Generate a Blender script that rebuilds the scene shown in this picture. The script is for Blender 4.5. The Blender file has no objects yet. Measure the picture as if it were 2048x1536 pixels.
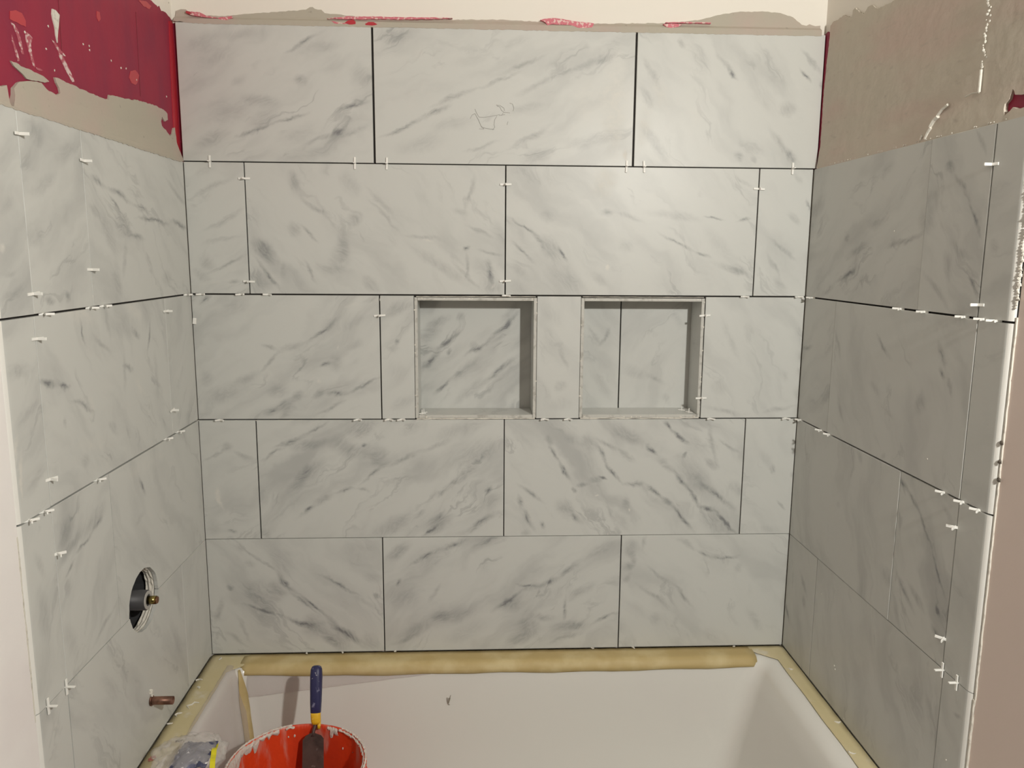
import bpy, bmesh, math, random
from mathutils import Vector, Matrix, noise
from mathutils.geometry import tessellate_polygon
C = bpy.context.scene.collection
sc = bpy.context.scene

# ------------------------------------------------------------ camera, light, exposure
W = 1.494                      # clear width between the tiled side walls
cam_d = bpy.data.cameras.new('camera'); cam = bpy.data.objects.new('camera', cam_d); C.objects.link(cam)
CX, CY, CZ, YAW, PITCH, ROLL, FPX = 0.678052, -1.915923, 1.017684, -0.047111, -0.162139, 0.006947, 1569.456707
cy_, sy_, cp_, sp_ = math.cos(YAW), math.sin(YAW), math.cos(PITCH), math.sin(PITCH)
r_ = Vector((cy_, sy_, 0)); f_ = Vector((-sy_*cp_, cy_*cp_, sp_)); u_ = r_.cross(f_)
r2 = r_*math.cos(ROLL) + u_*math.sin(ROLL); u2 = u_*math.cos(ROLL) - r_*math.sin(ROLL)
cam.matrix_world = Matrix(((r2.x, u2.x, -f_.x, CX), (r2.y, u2.y, -f_.y, CY), (r2.z, u2.z, -f_.z, CZ), (0, 0, 0, 1)))
cam_d.sensor_width = 36; cam_d.lens = FPX/2048*36; cam_d.clip_start = .02; cam_d.clip_end = 50
sc.camera = cam
sc.view_settings.view_transform = 'Standard'; sc.view_settings.look = 'None'
sc.view_settings.exposure = 0; sc.view_settings.gamma = 1; sc.view_settings.use_curve_mapping = False
wd = bpy.data.worlds.new('world'); sc.world = wd; wd.use_nodes = True
wd.node_tree.nodes['Background'].inputs[0].default_value = (1.0, .86, .62, 1)
wd.node_tree.nodes['Background'].inputs[1].default_value = .06
def lamp(name, loc, power, radius, col):
    d = bpy.data.lights.new(name, 'SPOT'); d.energy = power; d.shadow_soft_size = radius; d.color = col
    d.spot_size = math.radians(118); d.spot_blend = .5
    o = bpy.data.objects.new(name, d); o.location = loc; C.objects.link(o)
    o.rotation_euler = (Vector((.75, 0, .75))-Vector(loc)).to_track_quat('-Z', 'Y').to_euler(); return o
lamp('work_lamp', (1.455, -2.02, 1.46), 106, .035, (1.0, .98, .91))

TILES = [
 ('B',1,0.0,0.4393,1.2303,1.534,28,1,0.9,[(0.2854,0.2664,0.42,0.0682,0.005,0.45,1),(0.3174,0.2573,0.15,0.0791,0.012,0.25,0),(0.1619,0.0673,0.36,0.0621,0.005,0.5,1),(0.245,0.0963,0.33,0.0635,0.0043,0.5,1),(0.1823,0.1363,-0.11,0.064,0.0138,0.38,0),(0.1918,0.0961,0.39,0.0472,0.0191,0.25,0),(0.3957,0.1258,0.24,0.0522,0.0058,0.5,1),(0.1126,0.1088,0.39,0.0941,0.026,0.22,0),(0.0698,0.0515,0.34,0.0615,0.0156,0.4,0),(0.3222,0.0532,0.39,0.0867,0.0065,0.35,1),(0.3843,0.0653,0.38,0.0684,0.0072,0.3,1),(0.2808,0.1847,0.23,0.0221,0.0121,0.35,0),(0.4135,0.1962,0.44,0.0335,0.0225,0.28,0),(0.0559,0.2594,0.35,0.0571,0.0222,0.3,0),(0.0795,0.2313,0.37,0.069,0.0171,0.25,0),(0.139,0.1834,0.36,0.0307,0.0103,0.2,0),(0.3601,0.0689,0.31,0.0191,0.0087,0.35,0),(0.2678,0.0637,0.48,0.0702,0.0174,0.2,0),(0.1606,0.2813,0.13,0.0924,0.0119,0.2,0)],[]),
 ('B',1,0.4443,1.051,1.2303,1.534,24,2,0.75,[(0.065,0.0821,0.35,0.0841,0.0051,0.5,1),(0.1427,0.1181,0.38,0.051,0.0065,0.55,1),(0.1876,0.15,0.37,0.0765,0.0065,0.4,1),(0.2912,0.1905,0.38,0.0704,0.0043,0.4,1),(0.05,0.2903,0.14,0.0577,0.0189,0.35,0),(0.1099,0.045,0.23,0.0827,0.0194,0.2,0),(0.1804,0.0894,0.2,0.0671,0.0158,0.22,0),(0.2506,0.0411,0.34,0.0547,0.0051,0.35,1),(0.3445,0.2246,0.44,0.0737,0.0058,0.35,1),(0.3788,0.1797,0.43,0.0722,0.0072,0.3,1),(0.5008,0.2312,0.38,0.1097,0.0072,0.3,1),(0.3654,0.0625,0.53,0.0722,0.0058,0.4,1),(0.3559,0.1285,0.19,0.0672,0.0105,0.22,0),(0.5239,0.0624,0.28,0.1016,0.0142,0.35,0),(0.3807,0.0217,0.31,0.0542,0.0142,0.35,0),(0.3255,0.271,0.39,0.0469,0.0104,0.18,0),(0.5468,0.2668,0.55,0.0676,0.0175,0.2,0),(0.2273,0.2363,0.3,0.0606,0.0121,0.15,0)],[(0.5622,0.1404,-1.59,0.1522,0.045,0.35),(0.4968,0.1489,-1.65,0.0677,0.045,0.15),(0.5907,0.0243,-1.45,0.0153,0.0067,0.9)]),
 ('B',1,1.056,1.5005,1.2303,1.534,-55,3,0.75,[(0.2249,0.2108,-0.76,0.0239,0.0051,0.7,1),(0.2095,0.2317,-0.72,0.0395,0.0066,0.35,1),(0.416,0.2437,-0.92,0.0494,0.0066,0.4,1),(0.4002,0.2092,-0.83,0.0264,0.0059,0.6,1),(0.3617,0.1338,-0.25,0.027,0.0161,0.4,0),(0.3625,0.0475,-0.81,0.0732,0.0067,0.35,1),(0.2512,0.023,-0.81,0.0198,0.009,0.4,0),(0.2891,0.0195,-0.66,0.0151,0.0072,0.35,0),(0.0371,0.2131,-1.11,0.054,0.008,0.35,1),(0.0272,0.1569,-0.98,0.042,0.0088,0.35,0),(0.049,0.0536,-0.87,0.0852,0.0125,0.28,0),(0.3817,0.0235,-1.01,0.0273,0.0067,0.4,1),(0.1483,0.2428,-0.92,0.0519,0.0158,0.18,0),(0.3082,0.1612,-0.91,0.0798,0.0178,0.15,0),(0.4421,0.189,-1.29,0.0183,0.0071,0.5,0),(0.1066,0.2755,-0.97,0.0166,0.0053,0.4,0)],[(0.0564,0.1686,1.9,0.0496,0.0225,0.22),(0.148,0.1192,1.87,0.0284,0.0225,0.12),(0.0232,0.0944,1.4,0.0695,0.0195,0.25)]),
 ('B',2,0.0005,0.1372,0.9238,1.2277,28,4,1.0,[(0.0663,0.2481,0.46,0.0701,0.0065,0.3,1),(0.0866,0.172,0.51,0.0746,0.0066,0.35,1),(0.0854,0.0702,0.39,0.068,0.0044,0.5,1),(0.0397,0.0758,-0.14,0.0256,0.016,0.35,0),(0.0996,0.0261,0.19,0.0242,0.0052,0.35,1),(0.0803,0.1269,0.24,0.0683,0.0051,0.25,1),(0.0244,0.0433,-0.49,0.0307,0.0143,0.3,0),(0.0541,0.286,0.38,0.0394,0.0105,0.15,0)],[(0.0574,0.0258,-0.47,0.0154,0.009,0.2)]),
 ('B',2,0.14,0.7486,0.9238,1.2277,-45,5,0.7,[(0.1122,0.2608,-1.38,0.0348,0.0114,0.45,0),(0.1575,0.2039,-0.61,0.0593,0.0059,0.35,1),(0.1082,0.1532,-1.46,0.0256,0.0124,0.35,0),(0.1425,0.1447,-0.8,0.0385,0.0051,0.45,1),(0.0365,0.1018,-0.7,0.0518,0.016,0.7,0),(0.0446,0.0441,-0.98,0.0621,0.0059,0.5,1),(0.0256,0.0263,-0.84,0.0495,0.0233,0.35,0),(0.1441,0.053,-1.12,0.0411,0.0044,0.45,1),(0.2414,0.2611,-1.16,0.0466,0.0194,0.25,0),(0.248,0.1759,-0.17,0.0237,0.016,0.45,0),(0.3208,0.1833,-0.79,0.0669,0.0052,0.3,1),(0.3126,0.2157,-0.86,0.0662,0.0073,0.25,1),(0.4118,0.1375,-0.14,0.0675,0.0052,0.3,1),(0.2222,0.1159,-1.54,0.0587,0.0143,0.3,0),(0.2149,0.0867,-0.65,0.0363,0.0269,0.3,0),(0.2906,0.0218,-0.82,0.0365,0.0144,0.4,0),(0.4596,0.0652,-0.62,0.1374,0.0126,0.28,0),(0.5192,0.0408,-0.78,0.0741,0.0052,0.35,1),(0.5252,0.2393,-1.86,0.0629,0.0059,0.35,1),(0.5015,0.1945,-0.23,0.0305,0.0059,0.2,1),(0.5462,0.1539,-0.4,0.0446,0.0045,0.4,1),(0.5191,0.1112,0.38,0.0162,0.006,0.55,1),(0.5178,0.0678,-1.65,0.0411,0.0052,0.4,1),(0.5751,0.0514,-1.34,0.0438,0.0082,0.5,1),(0.5783,0.0173,-0.49,0.0413,0.0218,0.4,0),(0.5702,0.0997,-0.2,0.0423,0.0045,0.35,1),(0.5947,0.1424,-1.3,0.0458,0.0162,0.28,0),(0.5613,0.0591,-0.46,0.0505,0.0217,0.22,0),(0.1965,0.0599,-0.21,0.0527,0.0126,0.25,0),(0.0809,0.0563,-1.48,0.0297,0.0072,0.2,0)],[(0.4265,0.1282,-0.23,0.0183,0.0037,0.6),(0.5825,0.0203,2.36,0.0051,0.0105,0.4)]),
 ('B',2,0.7516,1.3601,0.9238,1.2277,-42,6,0.75,[(0.0425,0.1665,-0.54,0.0503,0.0045,0.5,1),(0.1065,0.1089,-0.9,0.0622,0.0181,0.4,0),(0.0406,0.1027,-0.8,0.0493,0.0045,0.45,1),(0.1339,0.0973,-0.97,0.0342,0.0045,0.75,1),(0.0759,0.1343,-0.92,0.0508,0.0067,0.4,1),(0.1504,0.0349,-0.71,0.0715,0.0237,0.3,0),(0.2461,0.1984,0.04,0.0257,0.0075,0.45,1),(0.301,0.1889,-0.29,0.0448,0.0067,0.3,1),(0.4052,0.1921,-0.13,0.0967,0.0109,0.25,0),(0.5062,0.1866,-0.19,0.0347,0.0038,0.6,1),(0.5753,0.1819,0.3,0.0254,0.0045,0.6,1),(0.4151,0.1292,-0.49,0.0686,0.0045,0.45,1),(0.4821,0.0992,-0.22,0.0303,0.0038,0.65,1),(0.5622,0.0616,-0.41,0.0782,0.0076,0.35,1),(0.2866,0.1223,0.69,0.0261,0.0164,0.2,0),(0.5764,0.2744,-0.5,0.0376,0.0052,0.25,1),(0.0992,0.1895,0.07,0.0226,0.0126,0.25,0),(0.0313,0.0596,-0.71,0.0455,0.0109,0.25,0),(0.0347,0.0164,-0.66,0.0389,0.0182,0.2,0),(0.2297,0.0367,-0.62,0.0385,0.0091,0.25,0),(0.4668,0.244,-0.93,0.0136,0.0063,0.1,0),(0.5745,0.0629,-0.44,0.0353,0.011,0.25,0),(0.5254,0.1167,-0.83,0.0909,0.0146,0.15,0)],[(0.2329,0.2677,-1.76,0.0498,0.0375,0.35),(0.2486,0.064,-1.41,0.0109,0.0067,0.7)]),
 ('B',2,1.3631,1.4925,0.9238,1.2277,-55,7,0.6,[(0.0636,0.1179,-0.67,0.0598,0.0053,0.35,1),(0.0459,0.0725,-1.07,0.0474,0.0053,0.35,1),(0.0652,0.0238,-0.92,0.0336,0.0111,0.3,0),(0.0941,0.2847,-1.06,0.0251,0.0072,0.25,0),(0.1221,0.2172,-1.05,0.0212,0.0038,0.6,1),(0.0934,0.1932,-0.69,0.0288,0.0082,0.3,0)],[]),
 ('B',3,0.0005,0.445,0.617,0.9202,32,8,0.9,[(0.185,0.1758,-0.22,0.0274,0.0045,0.4,1),(0.2353,0.177,0.27,0.0408,0.0091,0.4,0),(0.3068,0.2185,0.63,0.0749,0.0053,0.5,1),(0.1823,0.1433,0.77,0.0498,0.0053,0.4,1),(0.1242,0.104,0.39,0.0429,0.011,0.32,0),(0.0549,0.0633,0.41,0.0671,0.0183,0.25,0),(0.0915,0.0726,0.38,0.0825,0.022,0.2,0),(0.2132,0.0288,1.0,0.0372,0.0184,0.55,0),(0.1764,0.0164,0.52,0.0313,0.0076,0.45,1),(0.2424,0.0599,0.76,0.0226,0.011,0.4,0),(0.1967,0.0694,0.32,0.0363,0.0128,0.3,0),(0.3109,0.1361,0.57,0.0184,0.0061,0.5,1),(0.3381,0.1385,-0.09,0.0265,0.0183,0.3,0),(0.2933,0.0617,0.48,0.0218,0.0092,0.5,0),(0.3391,0.0642,0.06,0.0381,0.0076,0.5,1),(0.4016,0.0828,0.43,0.0611,0.0046,0.5,1),(0.3257,0.0286,0.45,0.0603,0.0046,0.35,1),(0.0317,0.2921,0.44,0.025,0.0059,0.6,1),(0.4245,0.2951,0.19,0.0322,0.0052,0.3,1),(0.1015,0.2763,0.4,0.049,0.018,0.2,0),(0.386,0.2382,0.46,0.051,0.0127,0.18,0),(0.3846,0.1834,0.47,0.0342,0.011,0.2,0),(0.0268,0.0973,0.0,0.0224,0.0182,0.25,0)],[(0.2955,0.091,1.26,0.0078,0.0067,0.5),(0.3428,0.1772,-1.5,0.0073,0.003,0.3),(0.3812,0.2834,0.46,0.0244,0.006,0.3)]),
 ('B',3,0.448,0.5287,0.617,0.9202,45,9,0.9,[(0.045,0.2736,0.49,0.0516,0.0127,0.38,0),(0.0389,0.1909,1.1,0.0138,0.006,0.6,1),(0.0307,0.1744,0.2,0.0194,0.011,0.3,0),(0.0486,0.0376,0.48,0.042,0.0148,0.2,0),(0.0389,0.1157,0.2,0.039,0.0221,0.15,0)],[]),
 ('B',3,0.829,0.936,0.617,0.9202,-60,10,0.55,[(0.0638,0.1568,-1.31,0.045,0.0061,0.25,1),(0.0509,0.1892,0.38,0.0165,0.0046,0.2,1),(0.0614,0.078,0.8,0.022,0.0131,0.3,0),(0.0375,0.2579,-0.91,0.0385,0.0165,0.15,0),(0.0659,0.0337,0.39,0.042,0.0187,0.15,0)],[]),
 ('B',3,1.245,1.4925,0.617,0.9202,-50,11,0.6,[(0.0652,0.2002,-1.12,0.082,0.0077,0.2,1),(0.0651,0.0169,-0.16,0.0775,0.007,0.3,1),(0.1976,0.0211,0.19,0.0583,0.0055,0.3,1),(0.2068,0.1094,-0.88,0.0205,0.0094,0.2,0),(0.0428,0.0777,-0.85,0.0318,0.0169,0.2,0),(0.1083,0.2161,-1.32,0.0402,0.0093,0.15,0)],[]),
 ('B',4,0.0005,0.1367,0.3095,0.614,20,12,0.8,[(0.0358,0.2141,0.39,0.0519,0.0046,0.35,1),(0.1058,0.2137,-0.3,0.0416,0.0061,0.3,1),(0.066,0.233,-0.26,0.0155,0.013,0.35,0),(0.066,0.0155,-0.16,0.0217,0.0047,0.55,1),(0.0186,0.0304,0.32,0.0249,0.0188,0.2,0)],[(0.0399,0.105,-1.26,0.0368,0.0067,0.75)]),
 ('B',4,0.1397,0.7486,0.3095,0.614,38,13,1.05,[(0.0351,0.2159,0.49,0.0487,0.0046,0.5,1),(0.0829,0.2494,0.41,0.0634,0.0061,0.5,1),(0.1391,0.2834,0.5,0.0488,0.0046,0.45,1),(0.1256,0.2448,0.13,0.0659,0.013,0.35,0),(0.2114,0.2368,-0.36,0.0529,0.0242,0.4,0),(0.2617,0.283,0.44,0.0557,0.0186,0.5,0),(0.2574,0.2251,0.05,0.0697,0.0205,0.35,0),(0.2656,0.241,0.3,0.0105,0.0046,0.6,1),(0.0973,0.1443,0.76,0.0606,0.0131,0.45,0),(0.1325,0.1776,0.68,0.0508,0.0168,0.4,0),(0.1185,0.0767,0.45,0.0149,0.0047,0.8,1),(0.1547,0.1031,0.56,0.0375,0.0113,0.5,0),(0.1164,0.0707,0.62,0.0488,0.0062,0.3,1),(0.2114,0.1267,0.24,0.0403,0.0039,0.5,1),(0.2582,0.1297,-0.29,0.0202,0.0039,0.4,1),(0.2826,0.167,0.67,0.0577,0.0047,0.45,1),(0.297,0.2056,0.63,0.0339,0.0206,0.4,0),(0.356,0.204,0.37,0.0587,0.0077,0.4,1),(0.434,0.2339,0.34,0.0621,0.0077,0.35,1),(0.5059,0.2815,0.34,0.1073,0.0187,0.3,0),(0.328,0.0307,0.49,0.0811,0.019,0.45,0),(0.3947,0.0631,0.61,0.0242,0.0063,0.4,1),(0.4417,0.0343,0.6,0.0579,0.0171,0.6,0),(0.4162,0.0173,0.55,0.0281,0.0047,0.6,1),(0.4801,0.1364,0.64,0.1082,0.0078,0.3,1),(0.5399,0.1912,0.75,0.1124,0.0151,0.28,0),(0.5729,0.1229,1.09,0.0221,0.0055,0.7,1),(0.5495,0.0353,0.4,0.0776,0.0095,0.5,1),(0.5338,0.2172,0.45,0.1001,0.0244,0.32,0),(0.578,0.0932,0.68,0.0456,0.019,0.3,0),(0.0117,0.0127,-0.22,0.0197,0.0113,0.35,0),(0.3881,0.2838,0.44,0.0516,0.013,0.2,0)],[]),
 ('B',4,0.751,1.36,0.3095,0.614,-52,14,1.05,[(0.1258,0.2163,-1.01,0.0336,0.0055,0.5,1),(0.1525,0.1705,-1.06,0.0422,0.0063,0.75,1),(0.1139,0.2487,-1.18,0.0217,0.0075,0.3,0),(0.2107,0.243,-0.94,0.0372,0.017,0.4,0),(0.245,0.2169,-0.96,0.0428,0.0055,0.6,1),(0.2795,0.1665,-0.97,0.0499,0.0055,0.6,1),(0.2543,0.1517,-0.63,0.0182,0.0047,0.8,1),(0.2596,0.2396,-0.42,0.044,0.007,0.4,1),(0.3082,0.2121,-0.71,0.0377,0.0078,0.4,1),(0.3086,0.2652,-0.49,0.0658,0.0151,0.4,0),(0.3708,0.2288,-0.74,0.0268,0.0055,0.8,1),(0.4139,0.2862,-0.77,0.0289,0.0055,0.7,1),(0.4445,0.257,-0.76,0.0355,0.0055,0.7,1),(0.4585,0.214,-0.47,0.0075,0.0086,0.8,0),(0.4094,0.19,-0.77,0.0439,0.0114,0.4,0),(0.4473,0.1457,-0.91,0.0526,0.0071,0.55,1),(0.4842,0.0991,-0.94,0.0413,0.0064,0.7,1),(0.4805,0.1583,-0.94,0.1023,0.0287,0.3,0),(0.5213,0.0695,-0.37,0.0329,0.0056,0.6,1),(0.5735,0.0327,-0.78,0.0533,0.0056,0.75,1),(0.5445,0.1052,-0.67,0.081,0.008,0.45,1),(0.5447,0.0343,-0.66,0.0643,0.0271,0.45,0),(0.3297,0.1367,0.11,0.0363,0.0071,0.5,1),(0.3839,0.1158,-0.68,0.045,0.0055,0.6,1),(0.4153,0.0864,-0.92,0.0211,0.0087,0.6,0),(0.4574,0.0451,-0.82,0.0708,0.0064,0.55,1),(0.1985,0.1337,0.3,0.0248,0.0055,0.4,1),(0.1745,0.1194,0.74,0.0085,0.0086,0.6,0),(0.067,0.1148,-0.67,0.0544,0.0063,0.5,1),(0.0378,0.0926,-1.22,0.0308,0.0071,0.5,1),(0.0619,0.0427,-0.99,0.0442,0.0071,0.5,1),(0.1537,0.0718,-0.71,0.045,0.0191,0.4,0),(0.1843,0.0496,-0.92,0.0339,0.0071,0.5,1),(0.0979,0.0292,-1.12,0.0186,0.0055,0.5,1),(0.5259,0.2434,-1.34,0.0753,0.0071,0.35,1),(0.5734,0.2337,-0.55,0.0391,0.0047,0.4,1),(0.5241,0.1881,-0.47,0.0277,0.0115,0.45,0),(0.4768,0.2372,-0.86,0.0647,0.0228,0.22,0),(0.3167,0.0805,-1.26,0.035,0.0115,0.35,0),(0.2365,0.1485,0.06,0.0239,0.0086,0.3,0),(0.1643,0.2581,-0.65,0.0402,0.0094,0.2,0),(0.5957,0.1182,-0.98,0.0401,0.0135,0.3,0),(0.2973,0.0392,-0.82,0.0486,0.0135,0.22,0),(0.0533,0.0049,0.59,0.0192,0.0077,0.3,0)],[(0.2349,0.1064,0.2,0.0078,0.003,0.8),(0.321,0.0652,1.33,0.0057,0.003,0.8)]),
 ('B',4,1.3625,1.4925,0.3095,0.614,-60,15,0.4,[(0.0782,0.1694,-1.33,0.0187,0.0077,0.4,0),(0.1024,0.0759,-0.86,0.0246,0.0048,0.4,1),(0.0611,0.1971,-0.9,0.0423,0.0096,0.15,0),(0.1252,0.1605,-0.32,0.0132,0.0067,0.4,0),(0.0788,0.0121,-0.19,0.034,0.0078,0.15,0),(0.1334,0.1059,-0.53,0.0118,0.0077,0.35,0)],[]),
 ('B',5,0.0005,0.4404,0.0,0.3082,-42,16,0.8,[(0.1313,0.254,-0.7,0.0808,0.0047,0.4,1),(0.1975,0.1903,-0.8,0.0567,0.0071,0.65,1),(0.2616,0.127,-0.76,0.0604,0.0056,0.75,1),(0.3405,0.0558,-0.72,0.0935,0.0112,0.75,1),(0.2378,0.1348,-0.78,0.0699,0.0056,0.5,1),(0.1759,0.1718,-1.08,0.0387,0.0249,0.4,0),(0.3144,0.0432,-0.8,0.0671,0.0194,0.4,0),(0.1316,0.1188,-0.32,0.072,0.0048,0.55,1),(0.2295,0.0811,-0.45,0.0736,0.0064,0.65,1),(0.2608,0.0697,-0.68,0.0448,0.0251,0.5,0),(0.3075,0.0281,-0.77,0.0543,0.0116,0.4,0),(0.1832,0.2421,-0.98,0.0557,0.0228,0.35,0),(0.3287,0.1831,-0.54,0.0801,0.0048,0.5,1),(0.0539,0.1835,0.05,0.0126,0.0067,0.6,0),(0.0223,0.1164,-1.87,0.0486,0.0087,0.35,1),(0.1408,0.1587,-0.76,0.0625,0.0344,0.3,0),(0.0824,0.0676,-1.12,0.0624,0.0064,0.3,1),(0.0655,0.035,-0.65,0.048,0.0064,0.3,1),(0.4204,0.146,-0.58,0.0113,0.0077,0.6,0),(0.4083,0.0244,-0.74,0.0395,0.0195,0.3,0),(0.1094,0.1592,-0.74,0.051,0.0134,0.35,0),(0.1069,0.2432,-0.7,0.0196,0.0095,0.25,0),(0.4171,0.199,-0.44,0.0304,0.0115,0.2,0),(0.3966,0.1313,-0.54,0.0596,0.0064,0.2,1),(0.3813,0.2833,-0.33,0.0785,0.0286,0.2,0)],[]),
 ('B',5,0.4432,1.0519,0.0,0.3082,38,17,1.0,[(0.036,0.2722,0.62,0.0494,0.0153,0.45,0),(0.1057,0.2581,0.54,0.056,0.0063,0.5,1),(0.1772,0.2894,0.44,0.0635,0.0079,0.55,1),(0.1054,0.2479,0.55,0.0942,0.0288,0.25,0),(0.0365,0.19,1.19,0.0154,0.0056,0.6,1),(0.1302,0.1595,1.12,0.0377,0.0064,0.3,1),(0.0532,0.147,0.12,0.0646,0.0348,0.3,0),(0.3677,0.1741,-0.19,0.0397,0.0048,0.45,1),(0.3852,0.1684,0.26,0.0377,0.0117,0.35,0),(0.4227,0.1823,0.34,0.0368,0.0096,0.5,1),(0.4735,0.2151,0.69,0.0499,0.008,0.5,1),(0.5554,0.2698,0.48,0.0721,0.0135,0.25,0),(0.3206,0.1342,0.58,0.0724,0.0064,0.5,1),(0.3304,0.1259,0.3,0.0424,0.0195,0.35,0),(0.3667,0.0699,0.33,0.0387,0.0137,0.4,0),(0.483,0.0604,0.06,0.0675,0.0157,0.5,0),(0.5719,0.0827,0.47,0.0528,0.0049,0.5,1),(0.3572,0.0373,0.56,0.0673,0.0196,0.5,0),(0.469,0.0284,0.34,0.0695,0.0057,0.35,1),(0.4656,0.1099,1.47,0.0478,0.0048,0.45,1),(0.5104,0.1578,0.53,0.0587,0.0137,0.4,0),(0.0776,0.0572,0.48,0.0732,0.0136,0.35,0),(0.1813,0.095,0.27,0.1009,0.0233,0.35,0),(0.1426,0.0976,-0.27,0.0334,0.0194,0.3,0),(0.0546,0.0319,0.43,0.067,0.0064,0.3,1),(0.2589,0.2966,0.25,0.0494,0.0192,0.2,0),(0.409,0.0901,-0.12,0.0412,0.0098,0.4,0),(0.2071,0.0481,0.48,0.0916,0.0195,0.2,0)],[]),
 ('B',5,1.0547,1.4925,0.0,0.3082,-45,18,0.65,[(0.0238,0.2737,-0.72,0.03,0.0213,0.4,0),(0.0232,0.2282,0.61,0.0293,0.0117,0.5,0),(0.0317,0.2485,-1.24,0.0271,0.0097,0.35,0),(0.0604,0.2875,-1.87,0.0247,0.0056,0.3,1),(0.1703,0.2856,-0.46,0.0448,0.0064,0.35,1),(0.2188,0.2572,-0.65,0.0257,0.0056,0.45,1),(0.272,0.2478,0.04,0.0494,0.0048,0.45,1),(0.0998,0.1984,-0.67,0.0593,0.0056,0.3,1),(0.1668,0.1381,-0.85,0.0564,0.0065,0.45,1),(0.0936,0.1369,-0.66,0.088,0.0065,0.35,1),(0.0961,0.0785,-1.09,0.0249,0.0158,0.25,0),(0.3588,0.073,-0.91,0.0531,0.0129,0.25,0),(0.3065,0.2213,-0.97,0.0158,0.0137,0.2,0),(0.0192,0.1905,-0.42,0.0109,0.0176,0.35,0),(0.1542,0.0741,-0.8,0.0125,0.0079,0.2,0),(0.25,0.0232,-0.79,0.0378,0.0159,0.2,0),(0.1566,0.0142,-0.49,0.0291,0.0139,0.15,0)],[]),
 ('L',2,-0.768,-0.6758,0.9238,1.2277,40,20,1.0,[(0.0503,0.1615,0.4,0.027,0.0085,0.2,0),(0.0499,0.0393,0.31,0.053,0.0059,0.25,1),(0.0468,0.0645,0.16,0.0246,0.0057,0.25,0)],[(0.0283,0.1039,0.78,0.0122,0.009,0.5)]),
 ('L',2,-0.6743,-0.4846,0.9238,1.2277,40,21,0.9,[(0.0601,0.1952,0.41,0.0588,0.0107,0.3,0),(0.0452,0.0222,-0.31,0.0232,0.0078,0.5,0),(0.0183,0.1165,0.14,0.0403,0.0135,0.3,0),(0.1029,0.0201,-0.55,0.0109,0.0073,0.4,0),(0.0473,0.2722,-0.13,0.0344,0.015,0.3,0),(0.1435,0.259,0.52,0.0647,0.0162,0.25,0)],[]),
 ('L',2,-0.4824,-0.0015,0.9238,1.2277,-30,22,0.8,[(0.0496,0.2183,-0.19,0.0397,0.0065,0.55,1),(0.1306,0.2048,-0.18,0.0679,0.0061,0.55,1),(0.114,0.182,-0.65,0.045,0.0038,0.6,1),(0.2345,0.1839,-0.25,0.0647,0.0049,0.6,1),(0.2883,0.1635,-0.04,0.1131,0.0051,0.6,1),(0.4376,0.1589,-0.12,0.0801,0.0074,0.6,1),(0.1387,0.1439,-0.65,0.0514,0.0206,0.4,0),(0.1902,0.1252,-0.06,0.0606,0.0064,0.45,1),(0.032,0.1699,-0.29,0.0349,0.0087,0.3,0),(0.0831,0.1257,-1.1,0.0632,0.0163,0.35,0),(0.0974,0.0405,-1.42,0.0507,0.0185,0.32,0),(0.1346,0.0782,-1.93,0.0477,0.0085,0.3,0),(0.4296,0.2288,-0.5,0.0888,0.0073,0.35,1),(0.3446,0.0383,-0.13,0.0352,0.0172,0.25,0),(0.1731,0.2578,-1.57,0.0412,0.0095,0.12,0)],[]),
 ('L',3,-0.768,-0.6777,0.617,0.9202,35,23,1.0,[(0.0401,0.2262,0.07,0.0535,0.0102,0.28,0),(0.0513,0.1578,0.41,0.0495,0.0074,0.25,0),(0.0623,0.0569,0.42,0.0521,0.0091,0.25,0)],[(0.0197,0.0721,-1.65,0.0454,0.006,0.8),(0.009,0.1057,-1.73,0.0442,0.006,0.5)]),
 ('L',3,-0.6764,-0.1636,0.617,0.9202,-50,24,1.0,[(0.0247,0.1942,-0.22,0.0348,0.0058,0.75,1),(0.0692,0.1859,-0.4,0.0304,0.0046,0.6,1),(0.1261,0.1395,-0.39,0.0599,0.0049,0.5,1),(0.1492,0.2618,-1.22,0.033,0.0042,0.5,1),(0.2162,0.2356,-0.62,0.0548,0.0051,0.35,1),(0.4171,0.2295,-1.91,0.0552,0.0059,0.55,1),(0.3564,0.2434,-0.58,0.0283,0.0064,0.5,1),(0.3127,0.1795,-0.41,0.0328,0.0063,0.5,1),(0.2945,0.1724,-1.68,0.0544,0.0075,0.25,0),(0.2404,0.2732,-1.28,0.0557,0.0072,0.25,0),(0.4431,0.1449,-1.61,0.0669,0.0093,0.25,0),(0.0671,0.1225,-1.43,0.0165,0.0057,0.35,0),(0.1173,0.0408,-0.01,0.0221,0.0102,0.25,0),(0.2276,0.0736,-0.64,0.0285,0.0082,0.3,0),(0.3145,0.2623,-0.24,0.0818,0.0208,0.2,0)],[(0.1372,0.2949,-0.19,0.0912,0.0195,0.35),(0.3517,0.2884,-0.41,0.0703,0.015,0.3),(0.1596,0.1342,-1.27,0.0242,0.0135,0.3),(0.3594,0.132,-0.74,0.0339,0.0135,0.25),(0.1529,0.0638,-0.13,0.0985,0.018,0.2)]),
 ('L',3,-0.1624,-0.0015,0.617,0.9202,60,25,0.9,[],[]),
 ('L',4,-0.768,-0.6777,0.3095,0.614,60,26,0.9,[(0.0398,0.1469,-1.42,0.057,0.0168,0.3,0),(0.0458,0.2271,-1.25,0.0376,0.0091,0.25,0)],[]),
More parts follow.
